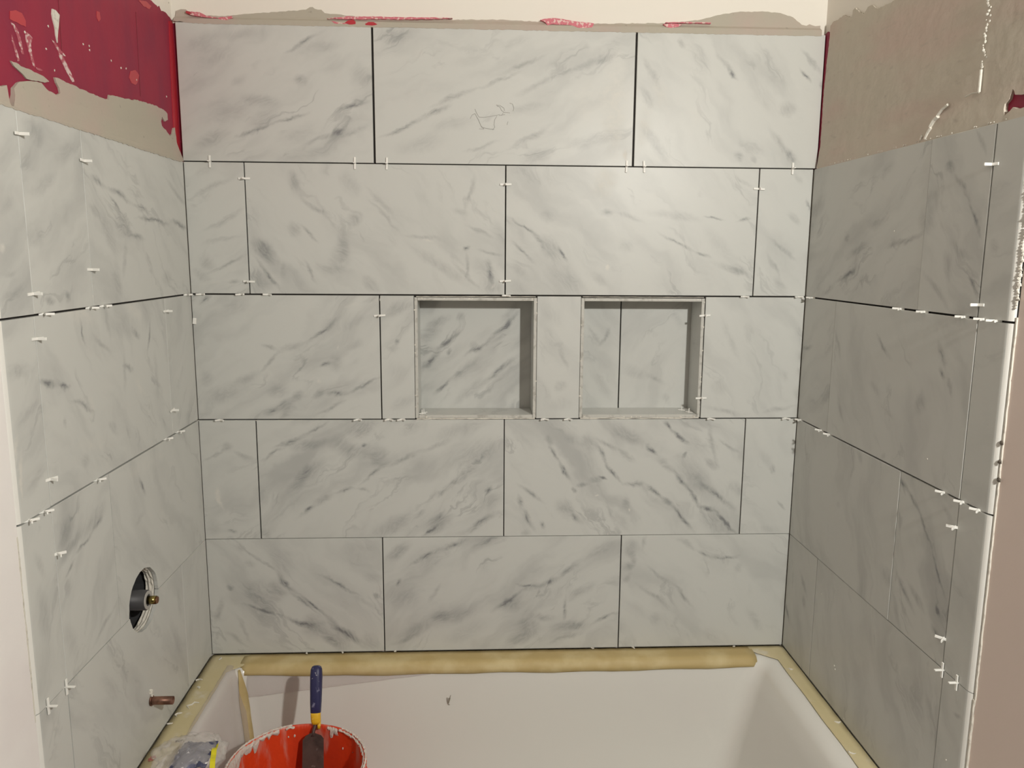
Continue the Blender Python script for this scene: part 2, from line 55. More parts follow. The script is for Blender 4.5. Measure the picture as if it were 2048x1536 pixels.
 ('L',4,-0.6764,-0.4774,0.3095,0.614,55,27,1.1,[(0.0547,0.2228,0.39,0.0603,0.0099,0.45,0),(0.1371,0.2406,0.34,0.0659,0.0157,0.45,0),(0.039,0.1842,0.51,0.0259,0.004,0.5,1),(0.091,0.2129,0.31,0.0427,0.0042,0.55,1),(0.1436,0.2304,0.34,0.0266,0.0043,0.5,1),(0.0337,0.2473,-0.09,0.0397,0.021,0.3,0),(0.1419,0.0363,0.4,0.072,0.0059,0.35,1),(0.0195,0.0632,-1.05,0.0643,0.0147,0.2,0)],[]),
 ('L',4,-0.4766,-0.0015,0.3095,0.614,-55,28,0.7,[(0.1406,0.2384,-1.1,0.0306,0.0058,0.65,1),(0.1168,0.1804,0.28,0.0328,0.0079,0.2,0)],[(0.1664,0.2786,-0.01,0.1489,0.0195,0.2),(0.2243,0.1318,-1.41,0.0511,0.0105,0.15),(0.1644,0.1692,-0.69,0.0349,0.012,0.15)]),
 ('L',5,-0.768,-0.6777,0.0,0.3082,50,29,0.9,[(0.0341,0.2852,-0.86,0.0478,0.0109,0.2,0)],[]),
 ('L',5,-0.6764,-0.1634,0.0,0.3082,-50,30,0.8,[(0.4863,0.2283,-1.41,0.0417,0.01,0.3,0),(0.1405,0.2203,-0.93,0.0694,0.0145,0.2,0),(0.4569,0.1567,-1.2,0.0914,0.0133,0.25,0)],[]),
 ('L',5,-0.1626,-0.0015,0.0,0.3082,70,31,0.6,[],[]),
 ('R',2,0.0015,0.4971,0.9238,1.2277,35,32,0.9,[(0.1175,0.0188,0.37,0.0496,0.0075,0.4,1),(0.2088,0.0584,0.34,0.0795,0.0071,0.5,1),(0.2531,0.1105,0.27,0.0481,0.0104,0.35,0),(0.4021,0.1225,0.18,0.051,0.0055,0.3,1),(0.4471,0.1303,0.24,0.0663,0.0061,0.45,1),(0.1981,0.1381,0.44,0.0151,0.0075,0.35,0),(0.0321,0.212,0.37,0.0526,0.0163,0.3,0),(0.3465,0.2663,0.24,0.0355,0.0116,0.25,0),(0.4989,0.1629,-0.33,0.0392,0.023,0.35,0)],[(0.2701,0.1636,-0.45,0.0929,0.015,0.1)]),
 ('R',2,0.4979,0.6735,0.9238,1.2277,-55,33,1.0,[(0.0086,0.1979,-0.32,0.0438,0.0193,0.35,0),(0.0025,0.1629,-0.33,0.0392,0.023,0.35,0),(0.0627,0.2478,-0.38,0.0228,0.0084,0.5,0),(0.1014,0.2144,-0.67,0.0503,0.0061,0.4,1),(0.1434,0.1632,-0.99,0.0588,0.004,0.5,1),(0.1407,0.2797,-0.85,0.0368,0.0052,0.4,1),(0.1592,0.0518,-0.83,0.0294,0.0046,0.5,1),(0.0531,0.0399,-0.61,0.0725,0.0071,0.35,1),(0.0809,0.0832,-1.15,0.0349,0.0101,0.35,0),(0.105,0.1088,-0.62,0.0363,0.0083,0.3,0),(0.13,-0.0038,-0.07,0.0351,0.0164,0.25,0)],[]),
 ('R',2,0.6765,0.757,0.9238,1.2277,20,34,0.8,[(0.0228,0.1157,-0.54,0.0193,0.0107,0.3,0)],[]),
 ('R',3,0.0015,0.1669,0.617,0.9202,40,35,0.7,[(0.0295,0.1844,0.26,0.0366,0.0059,0.5,1)],[]),
 ('R',3,0.1685,0.6758,0.617,0.9202,-60,36,0.7,[(0.2185,0.226,-0.67,0.0503,0.0057,0.55,1),(0.4144,0.236,-0.91,0.0351,0.0064,0.55,1),(0.4262,0.2012,-0.7,0.0197,0.0056,0.6,1),(0.4517,0.1798,-1.06,0.0257,0.0049,0.4,1),(0.0239,0.2073,-1.01,0.0469,0.0064,0.35,1),(0.3664,0.135,-0.33,0.0231,0.0197,0.35,0),(0.0627,0.0658,-0.91,0.0469,0.0081,0.3,1),(0.2008,0.1399,-0.49,0.0315,0.008,0.2,0),(0.4594,0.303,-0.07,0.0351,0.0164,0.25,0),(0.2567,0.0121,-0.6,0.0082,0.0098,0.35,0)],[]),
 ('R',3,0.6772,0.757,0.617,0.9202,10,37,0.5,[],[]),
 ('R',4,0.0015,0.4916,0.3095,0.614,-75,38,0.8,[(0.4759,0.0837,-0.4,0.0418,0.0155,0.3,0),(0.3269,0.2893,-0.95,0.0214,0.0093,0.35,0),(0.2546,0.1606,-0.7,0.0164,0.0077,0.2,0)],[]),
 ('R',4,0.4924,0.6757,0.3095,0.614,-60,39,1.1,[(0.0123,0.2865,-0.48,0.0341,0.0054,0.5,1),(0.0524,0.2623,-0.62,0.0396,0.0053,0.55,1),(0.0939,0.2261,-0.82,0.0427,0.0044,0.5,1),(0.143,0.1633,-0.89,0.0644,0.0043,0.5,1),(0.1557,0.2705,-0.64,0.0259,0.0068,0.3,0),(0.0495,0.0816,-0.61,0.0605,0.0069,0.45,1),(0.0872,0.0883,-0.54,0.0474,0.0075,0.4,1),(0.1547,0.0941,-0.63,0.0133,0.005,0.6,1),(0.159,0.0525,-0.53,0.0282,0.0057,0.45,1),(0.0271,0.0297,-0.98,0.0412,0.0076,0.3,0)],[]),
 ('R',4,0.6773,0.757,0.3095,0.614,-50,40,0.6,[],[]),
 ('R',5,0.0015,0.1676,0.0,0.3082,-75,41,0.8,[(0.1026,0.2138,-0.8,0.0484,0.008,0.4,1),(0.0179,0.1004,-0.88,0.0405,0.0063,0.5,1),(0.1127,0.1719,-0.83,0.0236,0.0097,0.4,0)],[]),
 ('R',5,0.1692,0.6793,0.0,0.3082,-70,42,0.7,[(0.1143,0.0118,-0.3,0.0357,0.0135,0.2,0),(0.4799,0.2234,-0.92,0.0314,0.007,0.2,0)],[]),
 ('R',5,0.6807,0.757,0.0,0.3082,-60,43,0.7,[(0.0486,0.2563,0.12,0.0172,0.0048,0.4,1)],[]),
 ('B','N1',0.53,0.828,0.619,0.9162,42,50,1.1,[(0.034,0.133,0.83,0.0572,0.008,0.65,1),(0.0797,0.1815,0.57,0.0523,0.0071,0.45,1),(0.029,0.2037,0.84,0.0539,0.0211,0.45,0),(0.0515,0.2357,0.38,0.0429,0.0115,0.35,0),(0.1532,0.1616,0.54,0.0562,0.0056,0.5,1),(0.2234,0.2233,0.79,0.0791,0.0071,0.6,1),(0.2331,0.2234,0.68,0.0256,0.0064,0.6,1),(0.0649,0.0667,0.8,0.0431,0.0064,0.6,1),(0.1242,0.1103,0.69,0.0574,0.0116,0.3,0),(0.2111,0.1038,0.7,0.0947,0.0072,0.45,1),(0.1305,0.0483,0.68,0.0781,0.0117,0.3,0),(0.0828,0.1577,-0.65,0.0079,0.0087,0.7,0),(0.1056,0.2454,0.78,0.0169,0.0086,0.4,0),(0.2373,0.2586,0.82,0.049,0.0134,0.3,0),(0.1468,0.1655,0.47,0.018,0.0135,0.4,0),(0.0212,0.0615,0.71,0.0375,0.0136,0.2,0),(0.2307,0.1071,0.68,0.0518,0.0174,0.25,0)],[]),
 ('B','N2',0.937,1.0505,0.619,0.9162,-60,51,0.7,[(0.0455,0.1983,-0.99,0.0385,0.0064,0.35,1),(0.0747,0.1951,0.99,0.034,0.0072,0.4,1),(0.0684,0.0676,-0.91,0.0625,0.0137,0.2,0)],[]),
 ('B','N3',1.0535,1.2425,0.619,0.9162,50,52,0.6,[(0.0394,0.1007,-0.32,0.0525,0.0137,0.25,0),(0.0959,0.0808,-0.51,0.0338,0.0073,0.25,1),(0.1211,0.0277,-0.77,0.024,0.0098,0.2,0),(0.1502,0.2376,-0.94,0.0398,0.0116,0.15,0)],[]),
]
PATCH = {'mortar_left': [(-0.7635,1.2405),(-0.6927,1.2549),(-0.6824,1.2584),(-0.6861,1.2283),(-0.6797,1.2295),(-0.6705,1.2396),(-0.6667,1.2474),(-0.665,1.2577),(-0.6505,1.2677),(-0.6393,1.2722),(-0.6253,1.2758),(-0.6041,1.2795),(-0.5823,1.2825),(-0.5689,1.2754),(-0.5542,1.2737),(-0.536,1.2726),(-0.5257,1.2777),(-0.5277,1.2852),(-0.5359,1.2922),(-0.5393,1.2992),(-0.5251,1.3007),(-0.511,1.2997),(-0.4898,1.2993),(-0.4695,1.3002),(-0.4579,1.2976),(-0.4347,1.2988),(-0.4071,1.2991),(-0.3787,1.2985),(-0.3487,1.2997),(-0.3451,1.3093),(-0.3113,1.3131),(-0.2717,1.316),(-0.2246,1.3229),(-0.1752,1.3271),(-0.1284,1.3296),(-0.0821,1.3295),(-0.0604,1.3237),(-0.0597,1.311),(-0.0778,1.3049),(-0.0932,1.3129),(-0.1007,1.3012),(-0.0966,1.2924),(-0.075,1.2872),(-0.0536,1.2775),(-0.0378,1.2841),(-0.0295,1.2985),(-0.0201,1.301),(-0.0142,1.2633),(-0.0022,1.2425),(0.0084,1.2314),(-0.0193,1.2255),(-0.0979,1.2255),(-0.1649,1.2255),(-0.227,1.2255),(-0.2848,1.2255),(-0.3283,1.2255),(-0.3697,1.2255),(-0.4083,1.2255),(-0.4453,1.2255),(-0.4808,1.2255),(-0.5141,1.2255),(-0.5461,1.2255),(-0.5472,1.2255),(-0.5749,1.2255),(-0.5971,1.2255),(-0.6326,1.2255),(-0.6593,1.2255),(-0.6967,1.2255),(-0.7655,1.2255)],'mortar_left_streak': [(-0.6611,1.2965),(-0.6482,1.2974),(-0.6355,1.2953),(-0.6221,1.2954),(-0.6084,1.2956),(-0.5918,1.2948),(-0.5731,1.2943),(-0.5561,1.2895),(-0.5703,1.285),(-0.5894,1.2833),(-0.6082,1.2801),(-0.622,1.2794),(-0.6308,1.2834),(-0.6433,1.2878),(-0.6544,1.291)],'mortar_left_drip': [(-0.526,1.4081),(-0.5165,1.4093),(-0.5047,1.4049),(-0.508,1.3947),(-0.5137,1.3792),(-0.5187,1.3584),(-0.5216,1.3693),(-0.5238,1.3842),(-0.5289,1.3996)],'mortar_right': [(0.0226,1.5481),(0.0346,1.5535),(0.0651,1.5515),(0.0892,1.5532),(0.1148,1.5418),(0.1294,1.5376),(0.1318,1.5513),(0.143,1.5521),(0.1658,1.5354),(0.1845,1.5281),(0.2002,1.5374),(0.2171,1.5364),(0.2442,1.5207),(0.2683,1.5193),(0.2975,1.5173),(0.3431,1.519),(0.4911,1.552),(0.6829,1.552),(0.8322,1.552),(0.8654,1.2443),(0.7168,1.2616),(0.7019,1.2644),(0.6945,1.2753),(0.6924,1.2677),(0.6901,1.2608),(0.6819,1.2549),(0.6819,1.2475),(0.6872,1.2362),(0.6957,1.2407),(0.7039,1.2458),(0.7202,1.2408),(0.8652,1.2456),(0.8679,1.2262),(0.7223,1.2262),(0.6554,1.2262),(0.5351,1.2262),(0.3721,1.2262),(0.1656,1.2262),(0.0266,1.2262),(0.0115,1.2262),(0.0114,1.2718),(0.0111,1.3407),(0.0109,1.4088),(0.0162,1.4748),(0.0215,1.5067)],'mortar_back': [(-0.0031,1.5361),(0.0017,1.5597),(0.0119,1.5631),(0.023,1.5633),(0.0315,1.556),(0.0536,1.5522),(0.1094,1.5501),(0.1657,1.5566),(0.2334,1.5622),(0.2787,1.5663),(0.2922,1.5677),(0.3015,1.5732),(0.3082,1.5734),(0.3126,1.5702),(0.3194,1.5682),(0.3273,1.5684),(0.335,1.561),(0.3915,1.5568),(0.4597,1.5538),(0.5282,1.553),(0.6199,1.5526),(0.7352,1.5549),(0.8279,1.5524),(0.9445,1.5503),(1.0851,1.5541),(1.1204,1.5548),(1.2027,1.5641),(1.2495,1.576),(1.2965,1.5836),(1.3558,1.5847),(1.3917,1.5822),(1.4221,1.5739),(1.4447,1.5578),(1.4556,1.5558),(1.4626,1.5592),(1.4773,1.5551),(1.4892,1.5564),(1.4905,1.5312),(1.3946,1.5312),(1.2633,1.5312),(1.1212,1.5312),(1.0505,1.5312),(0.8747,1.5312),(0.7353,1.5312),(0.5738,1.5312),(0.4422,1.5312),(0.3342,1.5312),(0.2775,1.5312),(0.1872,1.5312),(0.1086,1.5312),(0.0525,1.5312)],'pink': [[(0.0256,1.5574),(0.0345,1.5566),(0.0387,1.5524),(0.0319,1.5512),(0.0254,1.5532)],[(0.0367,1.5566),(0.0456,1.5557),(0.0545,1.5559),(0.0632,1.5518),(0.0764,1.5478),(0.0951,1.5439),(0.0817,1.5436),(0.0628,1.5454),(0.0429,1.5482),(0.0341,1.5501)],[(0.38,1.5387),(0.3881,1.5443),(0.3984,1.5466),(0.4051,1.5424),(0.405,1.537),(0.3913,1.5357)],[(0.4266,1.5375),(0.4346,1.5419),(0.446,1.5422),(0.455,1.5369),(0.4425,1.5345),(0.4288,1.5353)],[(0.3406,1.5476),(0.3804,1.5527),(0.4372,1.5539),(0.5055,1.5541),(0.5741,1.5544),(0.6257,1.5543),(0.5741,1.5512),(0.5055,1.5487),(0.4598,1.5489),(0.4143,1.5469),(0.3802,1.5473)],[(0.8277,1.554),(0.8416,1.5575),(0.8625,1.559),(0.88,1.5572),(0.8975,1.5543),(0.9267,1.5515),(0.9524,1.5488),(0.9491,1.5399),(0.9269,1.5384),(0.9152,1.5393),(0.8977,1.5444),(0.8744,1.5451),(0.8569,1.5458),(0.8453,1.5423),(0.8394,1.5498)],[(1.1142,1.5508),(1.1342,1.5523),(1.1578,1.5506),(1.1486,1.5449),(1.1299,1.5423),(1.1203,1.5454)],[(1.1199,1.5553),(1.167,1.5562),(1.2261,1.5563),(1.2262,1.5541),(1.1671,1.554),(1.12,1.5531)],[(0.3506,1.5425),(0.3913,1.5368),(0.3573,1.5372)],[(0.094,1.5439),(0.1098,1.5463),(0.1267,1.5488),(0.1299,1.5446),(0.1151,1.54),(0.1006,1.5408)]],'red_corner': [(0.017,1.5386),(0.0252,1.5364),(0.0277,1.5051),(0.0288,1.4497),(0.0199,1.407),(0.0146,1.3401),(0.012,1.2717),(0.0074,1.2317),(-0.0009,1.2314)],'blotch': [[(-0.649,1.3695),(-0.6326,1.3756),(-0.6168,1.3759),(-0.6076,1.3671),(-0.6091,1.358),(-0.6226,1.3572),(-0.6355,1.3579),(-0.6509,1.3578)],[(-0.2356,1.3762),(-0.211,1.3835),(-0.1953,1.3773),(-0.2023,1.3641),(-0.216,1.3535),(-0.2347,1.3535),(-0.2448,1.3619)],[(-0.1753,1.5273),(-0.1369,1.5369),(-0.1063,1.5361),(-0.1182,1.5267),(-0.1517,1.5228)],[(-0.3656,1.4513),(-0.3538,1.453),(-0.3518,1.4415),(-0.3608,1.4338),(-0.3674,1.4405)]],'scratch': [[(-0.6491,1.3535),(-0.6414,1.3535),(-0.6321,1.3475),(-0.6263,1.3348),(-0.6214,1.3158),(-0.627,1.3145),(-0.6324,1.3296),(-0.6391,1.3442)],[(-0.6495,1.3359),(-0.6458,1.327),(-0.6389,1.3138),(-0.6342,1.3028),(-0.6396,1.3015),(-0.6451,1.3158),(-0.6507,1.3285)],[(-0.6116,1.3508),(-0.6021,1.3504),(-0.5932,1.3462),(-0.5993,1.3344),(-0.5975,1.3201),(-0.5918,1.3037),(-0.5961,1.3027),(-0.6047,1.3184),(-0.6115,1.3349)],[(-0.5373,1.3591),(-0.5253,1.3575),(-0.5108,1.3502),(-0.4927,1.3435),(-0.4994,1.3419),(-0.5177,1.347)],[(-0.5204,1.3494),(-0.5028,1.3411),(-0.4857,1.3259),(-0.4687,1.3069),(-0.4775,1.305),(-0.4965,1.3203),(-0.5133,1.3355)],[(-0.5904,1.3032),(-0.5788,1.3043),(-0.5703,1.3032),(-0.5765,1.3011),(-0.588,1.3008)]],'spk': [(-0.6131,1.3497),(-0.4272,1.3791),(-0.4052,1.3812),(-0.554,1.3396),(-0.3205,1.3764),(-0.2788,1.3722),(-0.256,1.3764),(-0.5329,1.3115),(-0.5417,1.3777),(-0.4045,1.3746),(-0.053,1.3624),(-0.2094,1.3646),(-0.0035,1.5738),(-0.0097,1.5191)],'white_left': [(-0.1096,1.5471),(-0.0914,1.5466),(-0.0702,1.5447),(-0.0613,1.5494),(-0.0515,1.542),(-0.0282,1.5466),(-0.0115,1.5429),(0.0144,1.5396),(0.037,1.548)]}
SPACERS = [
 ('L', -0.675, 1.1913, 'H', 8, 'white spacer across the outer upright joint of the left wall, near its top'),
 ('L', -0.4835, 1.1743, 'H', 6, 'white tile spacer across the second upright joint of the left wall, near the mortar'),
 ('L', -0.675, 0.9551, 'H', -6, 'white tile spacer across the outer joint of the left wall, above the first level joint'),
 ('L', -0.4835, 0.9882, 'H', -10, 'white tile spacer low on the second upright joint of the top left-wall row'),
 ('L', -0.675, 0.8859, 'H', -5, 'white tile spacer across the outer joint of the left wall, below the first level joint'),
 ('L', -0.163, 0.8929, 'H', 0, 'white tile spacer near the left corner, at the top of the second left-wall row'),
 ('L', -0.163, 0.6718, 'H', 4, 'white tile spacer near the left corner, at the foot of the second left-wall row'),
 ('L', -0.675, 0.6614, 'H', -18, 'white spacer splayed over the outer left-wall joint, above the second level joint'),
 ('L', -0.675, 0.5363, 'H', -40, 'white tile spacer twisted like a Y on the outer left-wall joint'),
 ('L', -0.6837, 0.3088, 'V', 0, 'white tile spacer standing where the outer and lowest left-wall joints meet'),
 ('L', -0.74, 0.3088, 'V', 0, 'lowest white tile spacer on the left wall, close to the rounded tile edge'),
 ('B', 0.0614, 1.229, 'V', 0, 'leftmost white spacer standing across the joint under the top back row'),
 ('B', 0.396, 1.229, 'V', 0, 'white spacer just left of the first upright joint of the top back row'),
 ('B', 0.4706, 1.229, 'V', 0, 'white spacer just right of the first upright joint of the top back row'),
 ('B', 1.0381, 1.229, 'V', 4, 'white spacer just left of the second upright joint of the top back row'),
 ('B', 1.0802, 1.229, 'V', 0, 'white spacer just right of the second upright joint of the top back row'),
 ('B', 1.4411, 1.229, 'V', 3, 'rightmost white spacer standing across the joint under the top back row'),
 ('B', 0.1386, 1.1914, 'H', 0, 'white spacer at the top of the narrow left tile in the second back row'),
 ('B', 0.1386, 0.9524, 'H', 0, 'white spacer at the foot of the narrow left tile in the second back row'),
 ('B', 0.7501, 1.1844, 'H', 0, 'white spacer high on the middle upright joint of the second back row'),
 ('B', 0.7501, 0.9569, 'H', 0, 'white spacer low on the middle upright joint of the second back row'),
 ('B', 1.3616, 1.1805, 'H', 0, 'white spacer across the rightmost upright joint of the second back row'),
 ('B', 0.4465, 0.8723, 'H', 0, 'white spacer across the upright joint left of the left niche'),
 ('B', 1.2435, 0.875, 'H', 0, 'white spacer high on the joint right of the right niche'),
 ('B', 1.2435, 0.668, 'H', 0, 'white spacer low on the joint right of the right niche'),
 ('R', 0.675, 1.165, 'H', 8, 'white spacer high on the outer upright joint of the right wall'),
 ('R', 0.675, 0.9441, 'H', 8, 'white spacer on the outer right-wall joint, just above the wide black level joint'),
 ('R', 0.675, 0.5673, 'H', 40, 'white tile spacer twisted like a Y, below the second right-wall level joint'),
 ('R', 0.675, 0.3645, 'H', 45, 'white tile spacer twisted like a Y, low on the outer right-wall joint'),
 ('R', 0.6802, 0.3088, 'V', 0, 'white spacer standing at the crossing of the lowest right-wall joints'),
 ('R', 0.7216, 0.3088, 'V', 0, 'lowest white spacer on the right wall, beside its rounded white edge'),
 ('L', -0.647, 0.922, 'F', 0, 'flat white spacer in the first left-wall level joint, nearest the outer edge'),
 ('L', -0.4974, 0.922, 'F', 0, 'flat white spacer left of the second upright joint, in the first left-wall level joint'),
 ('L', -0.4464, 0.922, 'F', 0, 'flat white spacer right of the second upright joint, in the first left-wall level joint'),
 ('L', -0.0292, 0.922, 'F', 0, 'flat white spacer in the left corner at the first left-wall level joint'),
 ('B', 0.0247, 0.922, 'F', 0, 'flat white spacer in the joint over the third back row, nearest the left corner'),
 ('B', 0.1176, 0.922, 'F', 0, 'flat white spacer just left of the narrow tile joint, over the third back row'),
 ('B', 0.1814, 0.922, 'F', 0, 'flat white spacer right of the narrow tile joint, over the third back row'),
 ('B', 0.7523, 0.922, 'F', 0, 'flat white spacer over the left niche, under the middle joint'),
 ('B', 1.3395, 0.922, 'F', 0, 'flat white spacer over the tile right of the right niche'),
 ('B', 1.4752, 0.922, 'F', 0, 'flat white spacer over the third back row, at the right corner'),
 ('R', 0.0384, 0.922, 'F', 0, 'flat white spacer in the first right-wall level joint, nearest the corner'),
 ('R', 0.4402, 0.922, 'F', 0, 'flat white spacer in the middle of the first right-wall level joint, the left of two'),
 ('R', 0.522, 0.922, 'F', 0, 'flat white spacer in the middle of the first right-wall level joint, the right of two'),
 ('R', 0.6404, 0.922, 'F', 0, 'flat white spacer just left of the outer joint, first right-wall level joint'),
 ('R', 0.6902, 0.922, 'F', 0, 'flat white spacer just right of the outer joint, first right-wall level joint'),
 ('R', 0.7222, 0.922, 'F', 0, 'flat white spacer by the rounded edge, first right-wall level joint'),
 ('L', -0.74, 0.6155, 'F', 0, 'flat white spacer at the outer end of the second left-wall level joint'),
 ('L', -0.698, 0.6155, 'F', 0, 'flat white spacer under the outer upright joint, second left-wall level joint'),
 ('L', -0.5206, 0.6155, 'F', 0, 'flat white spacer midway along the second left-wall level joint'),
 ('L', -0.2017, 0.6155, 'F', 0, 'flat white spacer near the corner, second left-wall level joint, the lower of two'),
 ('L', -0.1311, 0.6155, 'F', 0, 'flat white spacer near the corner, second left-wall level joint, the upper of two'),
 ('B', 0.0521, 0.6155, 'F', 0, 'flat white spacer under the third back row, nearest the left corner'),
 ('B', 0.3879, 0.6155, 'F', 0, 'flat white spacer left of the joint by the left niche, under the third back row'),
 ('B', 0.464, 0.6155, 'F', 0, 'flat white spacer under the narrow tile left of the left niche'),
 ('B', 0.496, 0.6155, 'F', 0, 'flat white spacer near the lower left corner of the left niche'),
 ('B', 0.849, 0.6155, 'F', 0, 'flat white spacer under the tile between the niches, the left of two'),
 ('B', 0.9093, 0.6155, 'F', 0, 'flat white spacer under the tile between the niches, the right of two'),
 ('B', 1.2695, 0.6155, 'F', 0, 'flat white spacer under the right niche, at its lower right corner'),
 ('B', 1.4623, 0.6155, 'F', 0, 'flat white spacer under the third back row, near the right corner'),
 ('R', 0.0202, 0.6155, 'F', 0, 'flat white spacer in the corner, second right-wall level joint'),
 ('R', 0.1387, 0.6155, 'F', 0, 'flat white spacer just left of the inner upright joint, second right-wall level joint'),
 ('R', 0.1839, 0.6155, 'F', 0, 'flat white spacer just right of the inner upright joint, second right-wall level joint'),
 ('R', 0.6325, 0.6155, 'F', 0, 'flat white spacer left of the outer joint, second right-wall level joint'),
 ('R', 0.6863, 0.6155, 'F', 0, 'flat white spacer right of the outer joint, second right-wall level joint'),
 ('R', 0.7288, 0.6155, 'F', 0, 'flat white spacer by the rounded edge, second right-wall level joint'),
]
FILLS = [('L', -0.4832, 0.9436, -0.4861, 0.9261), ('L', -0.6707, 1.227, -0.6678, 1.0362), ('L', -0.6803, 0.8767, -0.6795, 0.6284), ('L', -0.1617, 0.906, -0.164, 0.6314), ('L', -0.7461, 0.6025, -0.675, 0.6104), ('B', 0.4479, 0.9134, 0.4477, 0.9073), ('B', -0.0011, 0.6126, 0.246, 0.6131)]


# ------------------------------------------------------------ helpers
def mat(name, col, rough=.5, metal=0, spec=.5, bump=None, trans=0, alpha=1, coat=0):
    m = bpy.data.materials.new(name); m.use_nodes = True
    b = m.node_tree.nodes['Principled BSDF']
    b.inputs['Base Color'].default_value = (*col, 1); b.inputs['Roughness'].default_value = rough
    b.inputs['Metallic'].default_value = metal; b.inputs['Specular IOR Level'].default_value = spec
    b.inputs['Transmission Weight'].default_value = trans; b.inputs['Alpha'].default_value = alpha
    b.inputs['Coat Weight'].default_value = coat
    if bump:
        nt = m.node_tree; n = nt.nodes.new('ShaderNodeTexNoise'); t = nt.nodes.new('ShaderNodeTexCoord')
        n.inputs['Scale'].default_value = bump[0]; n.inputs['Detail'].default_value = 6
        bp = nt.nodes.new('ShaderNodeBump'); bp.inputs['Strength'].default_value = bump[1]; bp.inputs['Distance'].default_value = bump[2]
        nt.links.new(t.outputs['Object'], n.inputs['Vector']); nt.links.new(n.outputs['Fac'], bp.inputs['Height'])
        nt.links.new(bp.outputs[0], b.inputs['Normal'])
    return m
def mottle(m, col2, scale, lo, hi, detail=5, stretch=None, rough2=None):
    """Mixes a second colour into the base colour through a noise mask."""
    nt = m.node_tree; b = nt.nodes['Principled BSDF']; t = nt.nodes.new('ShaderNodeTexCoord')
    mp = nt.nodes.new('ShaderNodeMapping'); mp.inputs['Scale'].default_value = stretch or (1, 1, 1)
    n = nt.nodes.new('ShaderNodeTexNoise'); n.inputs['Scale'].default_value = scale; n.inputs['Detail'].default_value = detail
    r = nt.nodes.new('ShaderNodeMapRange'); r.interpolation_type = 'SMOOTHSTEP'
    r.inputs[1].default_value = lo; r.inputs[2].default_value = hi
    mx = nt.nodes.new('ShaderNodeMix'); mx.data_type = 'RGBA'
    src = b.inputs['Base Color']
    if src.is_linked: nt.links.new(src.links[0].from_socket, mx.inputs[6])
    else: mx.inputs[6].default_value = src.default_value[:]
    mx.inputs[7].default_value = (*col2, 1)
    L = nt.links.new
    L(t.outputs['Object'], mp.inputs[0]); L(mp.outputs[0], n.inputs['Vector']); L(n.outputs['Fac'], r.inputs[0])
    L(r.outputs[0], mx.inputs[0]); L(mx.outputs[2], b.inputs['Base Color'])
    return m
def link(name, bm, m, parent=None, smooth=False, mw=None):
    bmesh.ops.recalc_face_normals(bm, faces=bm.faces)
    me = bpy.data.meshes.new(name); bm.to_mesh(me); bm.free()
    for x in (m if isinstance(m, (list, tuple)) else [m]): me.materials.append(x)
    if smooth:
        for p in me.polygons: p.use_smooth = True
    o = bpy.data.objects.new(name, me); C.objects.link(o)
    if parent: o.parent = parent
    if mw is not None: o.matrix_local = mw
    return o
def tag(o, label=None, cat=None, group=None, kind=None):
    if label: o['label'] = label
    if cat: o['category'] = cat
    if group: o['group'] = group
    if kind: o['kind'] = kind
    return o
def empty(name, loc, rz=0):
    o = bpy.data.objects.new(name, None); o.location = loc; o.rotation_euler = (0, 0, rz); o.empty_display_size = .05
    C.objects.link(o); return o
def box(bm, x0, x1, y0, y1, z0, z1, bev=0):
    vs = [bm.verts.new((x, y, z)) for z in (z0, z1) for (x, y) in ((x0, y0), (x1, y0), (x1, y1), (x0, y1))]
    f = [(0, 3, 2, 1), (4, 5, 6, 7), (0, 1, 5, 4), (1, 2, 6, 5), (2, 3, 7, 6), (3, 0, 4, 7)]
    fs = [bm.faces.new([vs[i] for i in q]) for q in f]
    if bev:
        es = {e for q in fs for e in q.edges}
        bmesh.ops.bevel(bm, geom=list(es), offset=bev, segments=1, affect='EDGES')
    return bm
def prism(bm, loops, w0, w1):
    """Extrudes a polygon with holes from w0 to w1 (w1 may be a function of x, y)."""
    top = w1 if callable(w1) else (lambda x, y: w1)
    flat = [p for l in loops for p in l]
    tris = tessellate_polygon([[Vector((x, y, 0)) for x, y in l] for l in loops])
    a = [bm.verts.new((x, y, w0)) for x, y in flat]; b = [bm.verts.new((x, y, top(x, y))) for x, y in flat]
    for t in tris:
        for vs in (a, b):
            try: bm.faces.new([vs[i] for i in t])
            except ValueError: pass
    k = 0
    for l in loops:
        n = len(l)
        for i in range(n):
            i0, i1 = k+i, k+(i+1) % n
            try: bm.faces.new((a[i0], a[i1], b[i1], b[i0]))
            except ValueError: pass
        k += n
    return bm
def rough_line(pts, step, amp, seed=0):
    rnd = random.Random(seed); out = []
    for i, p in enumerate(pts):
        q = pts[(i+1) % len(pts)]; d = math.dist(p, q); n = max(1, min(60, int(d/step)))
        for k in range(n):
            t = k/n; j = amp if (n > 1 and k) else amp*.4
            out.append((p[0]+(q[0]-p[0])*t+rnd.uniform(-j, j), p[1]+(q[1]-p[1])*t+rnd.uniform(-j, j)))
    return out
def lathe(bm, prof, n=48, axis='Z', a0=0, a1=2*math.pi, close=True, wob=None):
    rings = []
    full = abs(a1-a0-2*math.pi) < 1e-6
    cnt = n if full else n+1
    for (r, z) in prof:
        ring = []
        for i in range(cnt):
            a = a0+(a1-a0)*i/n; rr = r+(wob(a, z) if wob else 0)
            p = (rr*math.cos(a), rr*math.sin(a), z) if axis == 'Z' else (z, rr*math.cos(a), rr*math.sin(a))
            ring.append(bm.verts.new(p))
        rings.append(ring)
    for j in range(len(rings)-1):
        for i in range(cnt if full else cnt-1):
            k = (i+1) % cnt
            bm.faces.new((rings[j][i], rings[j][k], rings[j+1][k], rings[j+1][i]))
    return rings
def cap(bm, ring): 
    try: bm.faces.new(ring)
    except ValueError: pass
